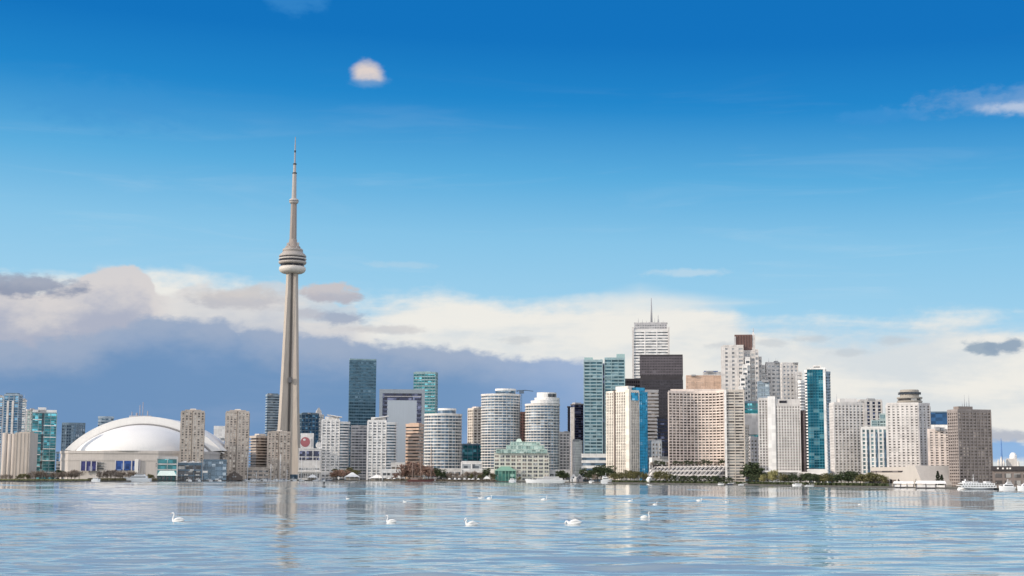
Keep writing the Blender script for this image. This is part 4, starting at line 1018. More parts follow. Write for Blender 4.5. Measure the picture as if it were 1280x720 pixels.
def hotel():
    loc, th, w, h = facing_of(1109.5, 1163, 506.5, 95); s = loc.y / F
    r = thing('hotel_tower', 'grey white hotel tower with round revolving restaurant on its roof', 'hotel', loc, th); d = 24
    g = 'brown'
    volume(r, [(-w / 2, -d / 2 + 2), (w * .24, -d / 2), (w * .24, d / 2), (-w / 2, d / 2)], 0, h, 30, 'lightgrey', g, sf=.55, bay=3.0, pw=1.5, proud=.35)
    volume(r, [(w * .24, -d / 2), (w * .5, -d / 2 + 3), (w * .5, d / 2), (w * .24, d / 2)], 0, h * .995, 30, 'grey', g, sf=.55, bay=3.0, pw=1.5, proud=.35)
    cx = w * .04; k_ = wall_mat((.36, .33, .29), .8)
    def zz(v): return P(1136, v, loc.y).z - GZ
    MB().lathe([(10 * s, h), (10 * s, zz(504))], 24, cx, 0).build('restaurant_neck', wm('darkgrey'), r)
    MB().lathe([(9 * s, zz(504.5)), (15 * s, zz(503.6)), (15.6 * s, zz(501.6)), (14.6 * s, zz(501.2))], 32, cx, 0).build('restaurant_floor', k_, r)
    MB().lathe([(14.4 * s, zz(501.3)), (14.6 * s, zz(498.6))], 32, cx, 0).build('window_ring', gm('brown'), r)
    MB().lathe([(13 * s, zz(498.8)), (15.6 * s, zz(498.4)), (15.4 * s, zz(496.6)), (9 * s, zz(496.2))], 32, cx, 0).build('restaurant_roof', k_, r)
    MB().lathe([(11.4 * s, zz(496.8)), (11.6 * s, zz(488.4)), (11.0 * s, zz(487.4)), (.5, zz(487.2))], 28, cx, 0).build('upper_drum', k_, r)
    for a in range(9):
        t_ = R(190 + 20 * a); rr = 11.7 * s
        MB().box(cx + rr * math.cos(t_) - 1.2, cx + rr * math.cos(t_) + 1.2, rr * math.sin(t_) - .3, rr * math.sin(t_) + .6, zz(493.5), zz(490.5)).build('drum_opening', gm('dark'), r)
    t = tower('hotel_tower', 'lower pinkish hotel block between round topped hotel and brown tower', 1162, 1188.5, 538.5, 110, 22, 'pink', 'brown', cat='hotel', c=.0001, e=8, sf=.55, bay=3, pw=1.5, proud=.35, pent=[(.1, .5, 2, 'offwhite')])
hotel()
def sign_block():
    loc, th, w, h = facing_of(1163, 1185, 515, 320); s = loc.y / F
    r = thing('office_tower', 'tower with blue glass top and white band, behind the pinkish hotel block', 'building', loc, th)
    MB().box(-w / 2, w / 2, -10, 10, 0, h * .82).build('wall', wm('bright'), r)
    MB().box(-w / 2, w / 2, -10.2, 10, h * .82, h * .985).build('blue_top', glass_mat((.05, .14, .30), (.3, .45, .65), .15), r)
    MB().box(-w * .5, w * .5, -10.4, 10, h * .985, h).build('roof', wm('slate'), r)
sign_block()
def brown_tower():
    loc, th, w, d, h = frame_of(1185.5, 1240, 514, 80, .24, 32)
    r = thing('office_tower', 'grey brown office tower with flat roof and rows of small windows, far right', 'building', loc, th)
    volume(r, rect(w, d), 0, h, 24, (.30, .26, .245), 'bronze', sf=.52, bay=2.4, pw=.7, proud=.35)
    MB().box(-w * .38, w * .05, -d * .2, d * .3, h + .1, h + 3).build('penthouse', wall_mat((.26, .22, .20)), r)
    for i in range(4): mast(r, -w * .2 + i * 1.5, 0, h + 2, 4 + i % 2 * 4, .2)
brown_tower()
def far_right():
    loc, th, w, h = facing_of(1240.5, 1330, 583, 75)
    r = thing('warehouse', 'long low brown brick warehouse with dark roof band at the right picture edge', 'warehouse', loc, th)
    MB().box(-w / 2, w / 2, -16, 16, 0, h * .8).build('wall', wall_mat((.20, .17, .16), .9, .3, .3), r)
    MB().box(-w / 2 - .5, w / 2 + .5, -17, 17, h * .8, h).build('roof_band', wall_mat((.055, .05, .055), .8), r)
    for i in range(4):
        for j in range(2): MB().box(-w * .46 + i * w * .13, -w * .37 + i * w * .13, -16.2, -15, h * (.15 + .32 * j), h * (.34 + .32 * j)).build('window', gm('brown'), r)
    for i, x in enumerate((-.43, -.36, -.30, -.26)): MB().box(w * x, w * (x + .025), -17.2, -16.8, h * .86, h * .93).build('roof_light', wm('white'), r)
    loc, th, w, h = facing_of(1246, 1276, 566, 330); s = loc.y / F
    r = thing('industrial_plant', 'pale industrial plant with silos and pipes behind the brown warehouse', 'factory', loc, th)
    wt = wm('offwhite')
    MB().box(-w * .5, w * .5, -10, 10, 0, h * .55).build('wall', wt, r)
    MB().box(-w * .1, w * .35, -8, 8, h * .55, h * .82).build('upper_storey', wm('lightgrey'), r)
    for i, (x, hh) in enumerate(((-.42, .72), (-.3, .8), (-.2, .7), (.4, .68))): MB().lathe([(w * .045, 0), (w * .045, h * hh), (.1, h * hh + 2)], 14, w * x, -11).build('silo', wt, r)
    MB().lathe([(w * .16, h * .82), (w * .15, h * .93), (w * .08, h), (.1, h * 1.01)], 16, w * .2, 0).build('dome', wm('bright'), r)
    for i in range(4): MB().box(-w * .45 + i * w * .2, -w * .35 + i * w * .2, -10.3, -9.5, h * .3, h * .4).build('window', gm('dark'), r)
    mast(r, -w * .28, 0, h * .5, P(1253, 548, loc.y).z - GZ - h * .5, .9, 'blue_mast', plain_mat((.10, .22, .48), .5))
far_right()
def hotel_podium():
    loc, th, w, h = along_shore(1085, 1190, 583.5, 55); s = loc.y / F
    r = thing('podium_building', 'beige hotel podium with a big triangular sloping wall behind the ferry dock', 'building', loc, th)
    mt = wall_mat((.50, .46, .42), .85)
    MB().box(-w * .5, w * .12, -6, 20, 0, h * .62).build('wall', mt, r)
    MB().box(-w * .5, w * .12, 2, 22, h * .62, h).build('upper_terrace', mt, r)
    MB().box(-w * .49, w * .1, 1.7, 3, h * .72, h * .80).build('window_band', gm('bronze'), r)
    MB().box(-w * .36, -w * .02, -6.3, -5, h * .16, h * .34).build('window_band', gm('bronze'), r)
    tri = [(-.02, .05), (.17, 1.05), (.26, 1.05), (.34, .1), (.34, 0), (-.02, 0)]
    m = MB(); n = len(tri); vs = [(w * a, -9, h * b) for a, b in tri] + [(w * a, 14, h * b) for a, b in tri]
    m.add(vs, [tuple(range(n - 1, -1, -1)), tuple(range(n, 2 * n))] + [(i, (i + 1) % n, n + (i + 1) % n, n + i) for i in range(n)]); m.build('sloping_wall', mt, r)
    MB().prism([(w * .05, -9.3), (w * .10, -9.3), (w * .10, -8), (w * .05, -8)], h * .12, h * .38, [(w * .062, -9.3), (w * .064, -9.3), (w * .064, -8), (w * .062, -8)]).build('dark_entrance', gm('black'), r)
hotel_podium()
# ================================================================== low buildings along the quay
def low_block(label, u0, u1, top, off, wall, glass, floors, cat='building', name='low_building', d=16, **kw):
    loc, th, w, h = facing_of(u0, u1, top, off)
    r = thing(name, label, cat, loc, th); volume(r, rect(w, d), 0, h, floors, wall, glass, **kw); return r, w, h, d
low_block('small dark block filling the gap left of the curved top glass tower', 69.5, 73.5, 566, 420, 'bluegrey', 'blue', 9, sf=.4)
low_block('low grey block between green glass tower and stadium', 70, 80, 578, 330, 'grey', 'dark', 5, sf=.5)
r, w, h, d = low_block('teal glass waterside block with thin white floor edges, left of the green roofed shed', 196, 222, 572.5, 52, 'lightgrey', 'teal', 4, sf=.22, proud=1.0, bay=9, pw=.4)
r, w, h, d = low_block('dark glass three storey block with pale balcony edges by the marina', 221, 253, 580, 34, 'slate', 'dark', 3, sf=.25, proud=1.2, bay=7, pw=.5)
for i in range(8): MB().box(-w * .42 + i * w * .1, -w * .42 + i * w * .1 + 2.2, -d * .3, d * .1, h + .2, h + 1.6 + i % 3 * .6).build('roof_unit', wm('bright'), r)
for i in range(3): box_part(r, 'balcony', -w * .2 + i * w * .22, -w * .05 + i * w * .22, -d / 2 - 2, -d / 2, h * .30 + (i % 2) * h * .3, h * .36 + (i % 2) * h * .3, wm('bright'))
r, w, h, d = low_block('dark blue glass box beside the brown gabled shed', 252, 283, 576, 46, 'slate', 'steel', 4, sf=.14, bay=5, pw=.35, proud=.3)
box_part(r, 'light_panel', -w * .45, -w * .25, -d / 2 - .3, -d / 2 + .2, h * .38, h * .48, wm('bright'))
low_block('long low tan podium below the brown balcony slab', 303, 336, 585.5, 60, 'tan', 'dark', 3, sf=.5, bay=5, pw=1.2)
low_block('low pale pavilion with flat roof behind the white tent roof', 402, 421, 591.5, 26, 'offwhite', 'dark', 2, sf=.45, bay=4)
low_block('low cream wing behind the bare trees left of the round condominium', 489, 506, 579.5, 85, 'offwhite', 'warm', 3, sf=.6, bay=5)
low_block('low waterside hall with pale roof edge below the wide round condominium', 546, 576, 587, 44, 'offwhite', 'dark', 2, sf=.42, bay=6, pw=.9)
low_block('two bay white framed block in front of the low teal glass building', 577, 602, 578, 80, 'bright', 'grey', 3, sf=.28, bay=11, pw=1.4)
low_block('long low shop row with white fascia left of the cream terminal', 580, 618, 587.5, 36, 'bright', 'warm', 2, sf=.5, bay=5, pw=.8)
low_block('grey flat roofed pavilion right of the cream terminal', 686, 713, 588.5, 40, 'grey', 'dark', 1, sf=.3, bay=6)
low_block('dark low block behind the trees between pink slab and white slab tower', 931, 951, 588, 60, 'slate', 'navy', 3, sf=.3)
low_block('low white pavilion behind the dark trees below the slim teal tower', 1010, 1034, 588.5, 70, 'bright', 'grey', 1, sf=.5, bay=5)
low_block('pale two storey block behind the trees below the red brown brick block', 997, 1012, 592, 60, 'lightgrey', 'dark', 2, sf=.5, bay=4)

def gable(label, u0, u1, top, off, roofm, wallm, frac=.45, name='shed', cat='shed', d=14, posts=5):
    loc, th, w, h = facing_of(u0, u1, top, off); r = thing(name, label, cat, loc, th); hw = h * frac
    MB().box(-w * .48, w * .48, -d / 2, d / 2, 0, hw).build('wall', wallm, r)
    m = MB(); m.add([(-w / 2, -d / 2 - 1, hw), (w / 2, -d / 2 - 1, hw), (w / 2, d / 2 + 1, hw), (-w / 2, d / 2 + 1, hw), (-w * .36, 0, h), (w * .36, 0, h)],
                    [(0, 1, 5, 4), (1, 2, 5), (2, 3, 4, 5), (3, 0, 4), (3, 2, 1, 0)]); m.build('roof', roofm, r)
    for i in range(posts): MB().box(-w * .44 + i * w * .88 / max(1, posts - 1) - .3, -w * .44 + i * w * .88 / max(1, posts - 1) + .3, -d / 2 - .8, -d / 2 - .2, 0, hw).build('post', wm('darkgrey'), r)
    for i in range(max(1, posts - 1)): MB().box(-w * .40 + i * w * .2, -w * .30 + i * w * .2, -d / 2 - .12, -d / 2 + .4, hw * .25, hw * .75).build('window', gm('dark'), r)
    return r
gable('pale green roofed boat shed in front of the teal glass block', 196.5, 221, 588.5, 14, wall_mat((.60, .70, .64)), wall_mat((.05, .13, .13)), .5)
def cross_gable(label, u0, u1, top, off, roofm, wallm, frac, name, cat):
    loc, th, w, h = facing_of(u0, u1, top, off); r = thing(name, label, cat, loc, th); hw = h * frac; d = 12
    MB().prism([(-w * .47, -d / 2), (w * .47, -d / 2), (w * .47, d / 2), (-w * .47, d / 2)], 0, hw).build('wall', wallm, r)
    MB().add([(-w * .47, -d / 2, hw), (w * .47, -d / 2, hw), (0, -d / 2, h * .96)], [(0, 1, 2)]).build('gable_wall', wallm, r)
    m = MB()
    for sx in (-1, 1):
        a = [(sx * w * .55, -d / 2 - .8, hw - h * .05), (0, -d / 2 - .8, h), (0, d / 2, h), (sx * w * .55, d / 2, hw - h * .05)]
        b = [(x, y, z + .5) for x, y, z in a]; m.add(a + b, [(0, 1, 2, 3), (7, 6, 5, 4), (0, 4, 5, 1), (2, 6, 7, 3), (1, 5, 6, 2), (3, 7, 4, 0)])
    m.build('roof', roofm, r); MB().box(-w * .12, w * .12, -d / 2 - .15, -d / 2 + .3, hw * .9, hw * 1.1 + .6).build('window', gm('dark'), r)
    MB().box(-w * .3, -w * .15, -d / 2 - .15, -d / 2 + .3, .1, hw * .7).build('door', gm('dark'), r)
    return r
cross_gable('brown shed with a broad gable roof beside the dark blue glass box', 282, 304, 588.5, 10, wall_mat((.30, .26, .24)), wall_mat((.12, .10, .09)), .35, 'boathouse', 'boathouse')
cross_gable('small white gabled boathouse right of the long white tour ship', 713, 720.5, 593, 4, wall_mat((.62, .62, .66)), wm('bright'), .55, 'boathouse', 'boathouse')
cross_gable('small white boathouse with dark open gable, right neighbour of the white boathouse', 720.5, 729, 593.5, 5, wall_mat((.55, .55, .58)), wall_mat((.25, .24, .26)), .5, 'boathouse', 'boathouse')
def tent(label, u0, u1, top, off):
    loc, th, w, h = facing_of(u0, u1, top, off); r = thing('tent', label, 'tent', loc, th); d = w * .6; hw = h * .45; m = MB()
    n = 14; prof = [(1.0, hw), (.72, hw + (h - hw) * .30), (.4, hw + (h - hw) * .66), (.12, h)]
    vs = []; 
    for k_, z in prof: vs += [(-w / 2 * k_, -d / 2 * k_, z), (w / 2 * k_, -d / 2 * k_, z), (w / 2 * k_, d / 2 * k_, z), (-w / 2 * k_, d / 2 * k_, z)]
    m.add(vs, [(4 * i + j, 4 * i + (j + 1) % 4, 4 * i + 4 + (j + 1) % 4, 4 * i + 4 + j) for i in range(3) for j in range(4)] + [(12, 13, 14, 15)]); m.build('canopy', plain_mat((.82, .81, .79), .7), r)
    for sx in (-.47, -.16, .16, .47): MB().box(w * sx - .2, w * sx + .2, -d / 2 + .1, -d / 2 + .5, 0, hw).build('pole', wm('white'), r)
    MB().box(-w * .4, w * .4, d * .1, d * .3, 0, hw * .9).build('back_wall', wm('beige'), r)
    return r
tent('white tent roof by the water at the foot of the white podium', 384, 398, 593, 12)
tent('big white peaked tent at the foot of the finned condominium', 431, 450, 590.5, 14)
tent('white tent canopy on the quay below the two tone finned condominium', 462, 481, 593.5, 12)
r, w, h, d = low_block('white stepped terrace cafe below the finned condominium beside the bare trees', 478, 500, 588, 32, 'bright', 'dark', 2, sf=.5, bay=4, pw=.6)
tent('small white canopy on the quay left of the cream terminal', 604, 613, 594.5, 10)
def shore_dome():
    p = pos(812, 6); s = p.y / F
    r = thing('dome_pavilion', 'white ball shaped dome with a dark slot below the azure glass tower', 'pavilion', p)
    n = 16; MB().lathe([(3.9 * s * math.sin(math.pi * i / n * .88 + .001), 3.7 * s - 3.9 * s * math.cos(math.pi * i / n * .88 + .001)) for i in range(n + 1)][::1], 24).build('shell', plain_mat((.82, .82, .80)), r)
    MB().box(-.5 * s, .5 * s, -4.0 * s, -3.3 * s, 1 * s, 5.6 * s).build('slot', gm('dark'), r)
shore_dome()
def lighthouse():
    p = pos(543.5, 3); s = p.y / F
    r = thing('lighthouse', 'tiny white lighthouse on the quay edge beside the dark green trees', 'lighthouse', p)
    MB().lathe([(1.1 * s, 0), (.8 * s, 4.6 * s)], 14).build('tower', plain_mat((.8, .79, .77)), r)
    MB().lathe([(1.2 * s, 4.6 * s), (1.2 * s, 4.9 * s), (.6 * s, 4.95 * s)], 14).build('gallery', plain_mat((.2, .2, .2)), r)
    MB().lathe([(.65 * s, 4.9 * s), (.65 * s, 5.9 * s)], 12).build('lantern', gm('dark'), r)
    MB().lathe([(.95 * s, 5.9 * s), (.05, 6.8 * s)], 12).build('roof', plain_mat((.5, .2, .18)), r)
lighthouse()
def ferry_dock(label, u0, u1, top, off):
    loc, th, w, h = facing_of(u0, u1, top, off); loc.z = .4; h += GZ - .4; r = thing('ferry_dock', label, 'dock', loc, th); d = 12
    m = MB(); m.add([(-w / 2, -d / 2, h * .62), (w / 2, -d / 2, h * .62), (w / 2, d / 2, h * .8), (-w / 2, d / 2, h * .8), (-w * .46, -d / 2 + 2, h), (w * .46, -d / 2 + 2, h), (w * .46, d / 2 - 1, h), (-w * .46, d / 2 - 1, h)],
                    [(0, 1, 5, 4), (1, 2, 6, 5), (2, 3, 7, 6), (3, 0, 4, 7), (4, 5, 6, 7), (3, 2, 1, 0)]); m.build('roof', wm('bright'), r)
    MB().box(-w * .5, w * .5, -d / 2, d / 2, 0, h * .12).build('deck', wm('darkgrey'), r)
    MB().box(-w * .48, w * .48, -d / 2 + .4, -d / 2 + 1, h * .12, h * .40).build('wall', wm('white'), r)
    n = max(3, int(w / 6))
    for i in range(n + 1): MB().box(-w * .47 + .94 * w * i / n - .25, -w * .47 + .94 * w * i / n + .25, -d / 2 + .2, -d / 2 + .7, h * .12, h * .64).build('post', wm('darkgrey'), r)
ferry_dock('short white roofed ferry dock in front of the sloping beige podium wall', 1116, 1142, 601.5, 0)
ferry_dock('long white roofed ferry dock left of the white ferry', 1143.5, 1182, 601, -4)

# ================================================================== boats
def hull_mesh(L, B, H, double=False, n=14):
    m = MB(); secs = []
    for i in range(n + 1):
        t_ = i / n; x = -L / 2 + L * t_; q = abs(2 * t_ - 1) if double else max(0, (t_ - .45) / .55); b = B / 2 * (1 - q ** 2.4) * (1 if double or t_ > .1 else .93) + .04
        zd = H * (1 + .35 * (q ** 2 if not double else .3 * q ** 2))
        xo = L * .06 * q ** 3
        secs.append([(x - xo, 0, -.5), (x - xo * .6, -b * .8, -.1), (x, -b, zd), (x, b, zd), (x - xo * .6, b * .8, -.1)])
    vs = [p for s_ in secs for p in s_]; fs = [(i * 5 + j, (i + 1) * 5 + j, (i + 1) * 5 + (j + 1) % 5, i * 5 + (j + 1) % 5) for i in range(n) for j in range(5)]
    fs += [(0, 1, 2, 3, 4), tuple(n * 5 + j for j in (4, 3, 2, 1, 0))]
    return m.add(vs, fs)
HW = plain_mat((.80, .80, .80), .35); HD = plain_mat((.05, .06, .09), .35)
def cabin(root, L, x0, x1, z0, z1, B, rake=.5, name='cabin', mat=None):
    h = z1 - z0; q = rake * h
    m = MB(); m.add([(x0, -B / 2, z0), (x1, -B / 2, z0), (x1, B / 2, z0), (x0, B / 2, z0), (x0 + q * .3, -B / 2 * .9, z1), (x1 - q, -B / 2 * .9, z1), (x1 - q, B / 2 * .9, z1), (x0 + q * .3, B / 2 * .9, z1)],
                    [(0, 3, 2, 1), (4, 5, 6, 7), (0, 1, 5, 4), (1, 2, 6, 5), (2, 3, 7, 6), (3, 0, 4, 7)])
    o = m.build(name, mat or HW, root)
    a, b = z0 + h * .38, z0 + h * .74
    MB().box(x0 + h * .3, x1 - q * .75 - h * .1, -B / 2 - .03, B / 2 + .03, a, b).build('window_band', gm('dark'), root)
    return o
def cruiser(label, u0, u1, H_px, off=-5, bow=1, decks=2, name='motor_yacht', hull=None, group=None, cat='boat'):
    u = (u0 + u1) / 2; Y = shore_y(u) + off; a, b = P(u0, 600, Y), P(u1, 600, Y); L = b.x - a.x; s = Y / F; H = H_px * s
    r = thing(name, label, cat, ((a.x + b.x) / 2, Y, 0), 0 if bow > 0 else math.pi, group)
    B = min(L * .28, 9); hh = H * .36
    hull_mesh(L, B, hh).build('hull', hull or HW, r)
    cabin(r, L, -L * .36, L * .24, hh * .98, hh + H * .26, B * .82)
    if decks > 1: cabin(r, L, -L * .28, L * .10, hh + H * .26, hh + H * .46, B * .68, .9, 'flybridge')
    m = MB().tube([(-L * .05, 0, hh + H * .40), (-L * .06, 0, H * 1.15)], .14, 5); m.build('mast', plain_mat((.7, .7, .72)), r)
    m = MB()
    for i in range(6):
        x = L * (.08 + .06 * i); m.tube([(x, -B * .3, hh), (x, -B * .3, hh + 1.0)], .05, 4)
    m.tube([(L * .08, -B * .3, hh + 1), (L * .40, -B * .22, hh + 1.2)], .05, 4); m.build('railing', plain_mat((.7, .7, .72)), r)
    return r
cruiser('white motor yacht with two decks moored below the stadium windows', 154.5, 188.5, 11.5, -6, -1)
cruiser('small white motorboat left of the big yacht below the stadium', 114.5, 125.5, 7.5, -4, 1, 1, 'motorboat')
cruiser('long low white tour ship moored at the cream terminal', 656, 711, 9, -8, -1, 2, 'tour_ship', cat='ship')
cruiser('cream two deck river boat left of the olive trees below the ribbed tower', 751, 765, 11, -5, 1, 2, 'river_boat')
cruiser('small white cabin boat right of the white boathouses', 736, 743, 5, -4, -1, 1, 'motorboat')
cruiser('pale covered boat on the shore below the dark trees near the willow', 990, 1004, 6, -6, -1, 1, 'motorboat')
cruiser('low pale launch right of the covered boat', 1006, 1019, 3.5, -6, 1, 1, 'motorboat')
cruiser('low dark workboat moored below the curved pink slab', 908, 921, 4, -5, 1, 1, 'workboat', HD)
cruiser('white flat boat left of the dark workboat', 897, 907, 3, -5, -1, 1, 'motorboat')
cruiser('white flat boat right of the dark workboat', 923, 936, 3, -5, 1, 1, 'motorboat')
cruiser('white cabin cruiser right of the white ferry', 1248, 1269, 12, -6, -1, 2, 'cabin_cruiser')
cruiser('white cabin cruiser cut by the picture edge below the brown warehouse', 1271, 1292, 13, -6, -1, 2, 'cabin_cruiser')
cruiser('small white boat with glass cabin beside the cream terminal entrance', 636, 645.5, 8, -5, 1, 1, 'water_taxi')
cruiser('small dark workboat on the quay below the white low pavilion', 407, 417, 3, -4, 1, 1, 'workboat', HD)
def ferry():
    u0, u1 = 1197.5, 1243; Y = shore_y(1220) - 14; a, b = P(u0, 600, Y), P(u1, 600, Y); L = b.x - a.x; s = Y / F
    r = thing('ferry', 'white double ended passenger ferry with mast and dark funnel, below the brown tower', 'ferry', ((a.x + b.x) / 2, Y, 0)); B = 9
    hull_mesh(L, B, 2.6 * s, True).build('hull', HW, r); MB().box(-L * .47, L * .47, -B * .47, B * .47, -.1, .45 * s).build('black_boot_line', HD, r)
    def deck(z0, z1, f, nm):
        MB().box(-L * f, L * f, -B * .48, B * .48, z1 - .25, z1).build('deck', HW, r)
        n = 12
        for i in range(n + 1): MB().box(-L * f * .97 + 2 * L * f * .97 * i / n - .2, -L * f * .97 + 2 * L * f * .97 * i / n + .2, -B * .48, -B * .44, z0, z1 - .25).build('pillar', HW, r)
        MB().box(-L * f * .9, L * f * .9, -B * .38, B * .38, z0, z1 - .2).build('saloon', gm('dark'), r)
        MB().box(-L * f, L * f, -B * .49, -B * .47, z0, z0 + (z1 - z0) * .42).build('bulwark', HW, r)
    deck(2.6 * s, 5.4 * s, .48, 'lower'); deck(5.4 * s, 8.2 * s, .44, 'upper')
    MB().box(-L * .4, L * .4, -B * .4, B * .4, 8.2 * s, 8.6 * s).build('sun_deck', HW, r)
    cabin(r, L, -L * .36, -L * .22, 8.6 * s, 10.8 * s, B * .5, .2, 'wheelhouse'); cabin(r, L, L * .22, L * .36, 8.6 * s, 10.4 * s, B * .5, .2, 'wheelhouse')
    cabin(r, L, -L * .16, L * .02, 8.6 * s, 10.2 * s, B * .5, .1, 'deck_house')
    MB().lathe([(.9 * s, 8.4 * s), (.8 * s, 12.2 * s), (.1, 12.2 * s)], 14, L * .05, 0).build('funnel', plain_mat((.07, .07, .08)), r)
    MB().tube([(-L * .08, 0, 8.5 * s), (-L * .08, 0, 20 * s)], [.5 * s, .15 * s], 7).tube([(-L * .12, 0, 13.5 * s), (-L * .04, 0, 13.5 * s)], .15 * s, 5).build('mast', HW, r)
    MB().lathe([(.6 * s, 10.8 * s), (1.0 * s, 12 * s), (.6 * s, 13 * s), (.05, 13.2 * s)], 10, -L * .30, 0).build('radar', HW, r)
ferry()
def sailboat(label, u, L_px, mast_px, off=-4, bow=1, hull=None):
    Y = shore_y(u) + off; p = P(u, 600, Y); s = Y / F; L = L_px * s
    r = thing('sailboat', label, 'sailboat', (p.x, Y, 0), 0 if bow > 0 else math.pi, 'boats moored in the marina')
    hull_mesh(L, L * .26, .8 * s).build('hull', hull or HW, r); cabin(r, L, -L * .2, L * .15, .8 * s, 1.7 * s, L * .16, 1.0)
    MB().tube([(L * .06, 0, .6 * s), (L * .06, 0, mast_px * s)], [.34, .2], 6).build('mast', plain_mat((.74, .74, .75), .4), r)
    MB().tube([(L * .06, 0, 2.2 * s), (-L * .38, 0, 2.3 * s)], [.3, .3], 6).build('boom', plain_mat((.45, .50, .60)), r)
    MB().tube([(L * .06, 0, mast_px * s * .97), (L * .47, 0, 1.0 * s)], .045, 4).tube([(L * .06, 0, mast_px * s * .97), (-L * .48, 0, 1.0 * s)], .045, 4).build('stay', plain_mat((.3, .3, .3)), r)
for u, lp, mp, b_, txt in ((308.5, 12, 36, 1, 'sailboat with the tallest mast in the marina, right of the brown boathouse'), (321, 10, 11, -1, 'low sailboat below the brown balcony slab'), (337.5, 13, 21, 1, 'white sailboat below the slim tan tower, mast beside its left edge'),
                      (350.5, 12, 33, -1, 'sailboat with tall mast against the slim tan tower'), (358, 10, 14, 1, 'short masted sailboat at the foot of the needle tower'), (376, 9, 30, 1, 'sailboat with mast against the left edge of the white podium'),
                      (395.5, 10, 28, -1, 'sailboat with mast in front of the white podium right edge'), (405.5, 9, 22, 1, 'sailboat with thin mast below the white finned condominium')):
    sailboat(txt, u, lp, mp, -4 - 3 * (u % 3), b_)
for u0, u1, hp, b_, txt in ((312, 320, 5, 1, 'white motorboat right of the tallest masted sailboat'), (325, 334, 5, -1, 'white motorboat below the left edge of the slim tan tower'), (341, 348, 4.5, 1, 'white motorboat between two sailboats below the slim tan tower'),
                            (362, 371, 4, -1, 'white motorboat below the base of the needle tower'), (232, 240, 4, 1, 'small white motorboat below the dark three storey glass block'), (244, 251, 4, -1, 'small white motorboat at the corner of the dark blue glass box'), (257, 266, 3.6, 1, 'low white motorboat below the dark blue glass box'), (269, 277, 3.4, -1, 'low white motorboat left of the brown boathouse')):
    cruiser(txt, u0, u1, hp, -5, b_, 1, 'motorboat', group='boats moored in the marina')
def tall_ship():
    u0, u1 = 508, 545; Y = shore_y(526) - 7; a, b = P(u0, 600, Y), P(u1, 600, Y); L = b.x - a.x; s = Y / F
    r = thing('tall_ship', 'dark red hulled tall ship with bare brown masts in front of the brown trees', 'sailing ship', ((a.x + b.x) / 2, Y, 0))
    hull_mesh(L * .92, 7, 2.6 * s).build('hull', plain_mat((.13, .05, .045), .5), r); wd = plain_mat((.26, .19, .16), .7)
    cabin(r, L, -L * .35, -L * .12, 2.4 * s, 4.6 * s, 4, .2, 'deck_house', plain_mat((.42, .32, .27)))
    for x, hp in ((-L * .30, 24), (-L * .02, 36), (L * .33, 46)):
        MB().tube([(x, 0, 1), (x, 0, hp * s)], [.55, .2], 7).build('mast', wd, r)
        for k_ in ((.42, 6.5), (.62, 5), (.8, 3.4)):
            if hp > 24: MB().tube([(x, -k_[1] * s * .9, hp * s * k_[0]), (x, k_[1] * s * .9, hp * s * k_[0])], .2, 5).build('yard', wd, r)
        MB().tube([(x, 0, hp * s * .95), (x + L * .13, 0, 3 * s)], .09, 4).tube([(x, 0, hp * s * .9), (x - L * .13, 0, 3 * s)], .09, 4).tube([(x, 0, hp * s * .7), (x + L * .09, 0, 3 * s)], .09, 4).build('rigging', wd, r)
    MB().tube([(L * .42, 0, 3 * s), (L * .56, 0, 5.6 * s)], [.4, .15], 6).build('bowsprit', wd, r)
tall_ship()

# ================================================================== trees
def crown_mesh(kind, seed):
    g = random.Random(seed); m = MB()
    mats = dict(bare=leaf_mat((.17, .13, .105), (.32, .27, .22)), olive=leaf_mat((.07, .072, .03), (.20, .185, .085)), dark=leaf_mat((.022, .038, .020), (.085, .105, .05)),
                willow=leaf_mat((.20, .19, .07), (.38, .35, .17)), rust=leaf_mat((.19, .11, .085), (.36, .25, .20)), conifer=leaf_mat((.012, .022, .014), (.04, .055, .03)))
    lobes = []
    if kind == 'conifer':
        for i in range(9): lobes.append((0, 0, .15 + .09 * i, .26 * (1 - i / 10) + .03, .07))
    else:
        for i in range(11):
            a = g.uniform(0, 6.283); q = g.uniform(.05, .33); z = g.uniform(.36, .82)
            k_ = 1 - abs(z - .55) * .9
            lobes.append((q * math.cos(a) * k_ * 1.3, q * math.sin(a) * k_ * 1.3, z, g.uniform(.12, .22), g.uniform(.10, .17)))
    n = dict(bare=430, conifer=420).get(kind, 520)
    for i in range(n):
        lx, ly, lz, lr, lh = g.choice(lobes)
        while True:
            x, y, z = g.uniform(-1, 1), g.uniform(-1, 1), g.uniform(-1, 1); q = x * x + y * y + z * z
            if .15 < q < 1: break
        p = Vector((lx + x * lr, ly + y * lr, lz + z * lh))
        a = Vector((g.gauss(0, 1), g.gauss(0, 1), g.gauss(0, 1))).normalized(); b = a.cross(Vector((g.gauss(0, 1), g.gauss(0, 1), g.gauss(0, 1)))).normalized()
        if kind == 'bare': a = (a + Vector((0, 0, 1.2))).normalized() * .075; b *= .010
        elif kind == 'willow': a = (a * .5 + Vector((0, 0, -1))).normalized() * .05; b *= .018
        else: s_ = g.uniform(.020, .040); a *= s_; b *= s_ * .8
        m.add([p - a - b, p + a - b * .6, p + a + b, p - a * .7 + b], [(0, 1, 2, 3)])
    return m.mesh('crown', mats[kind])
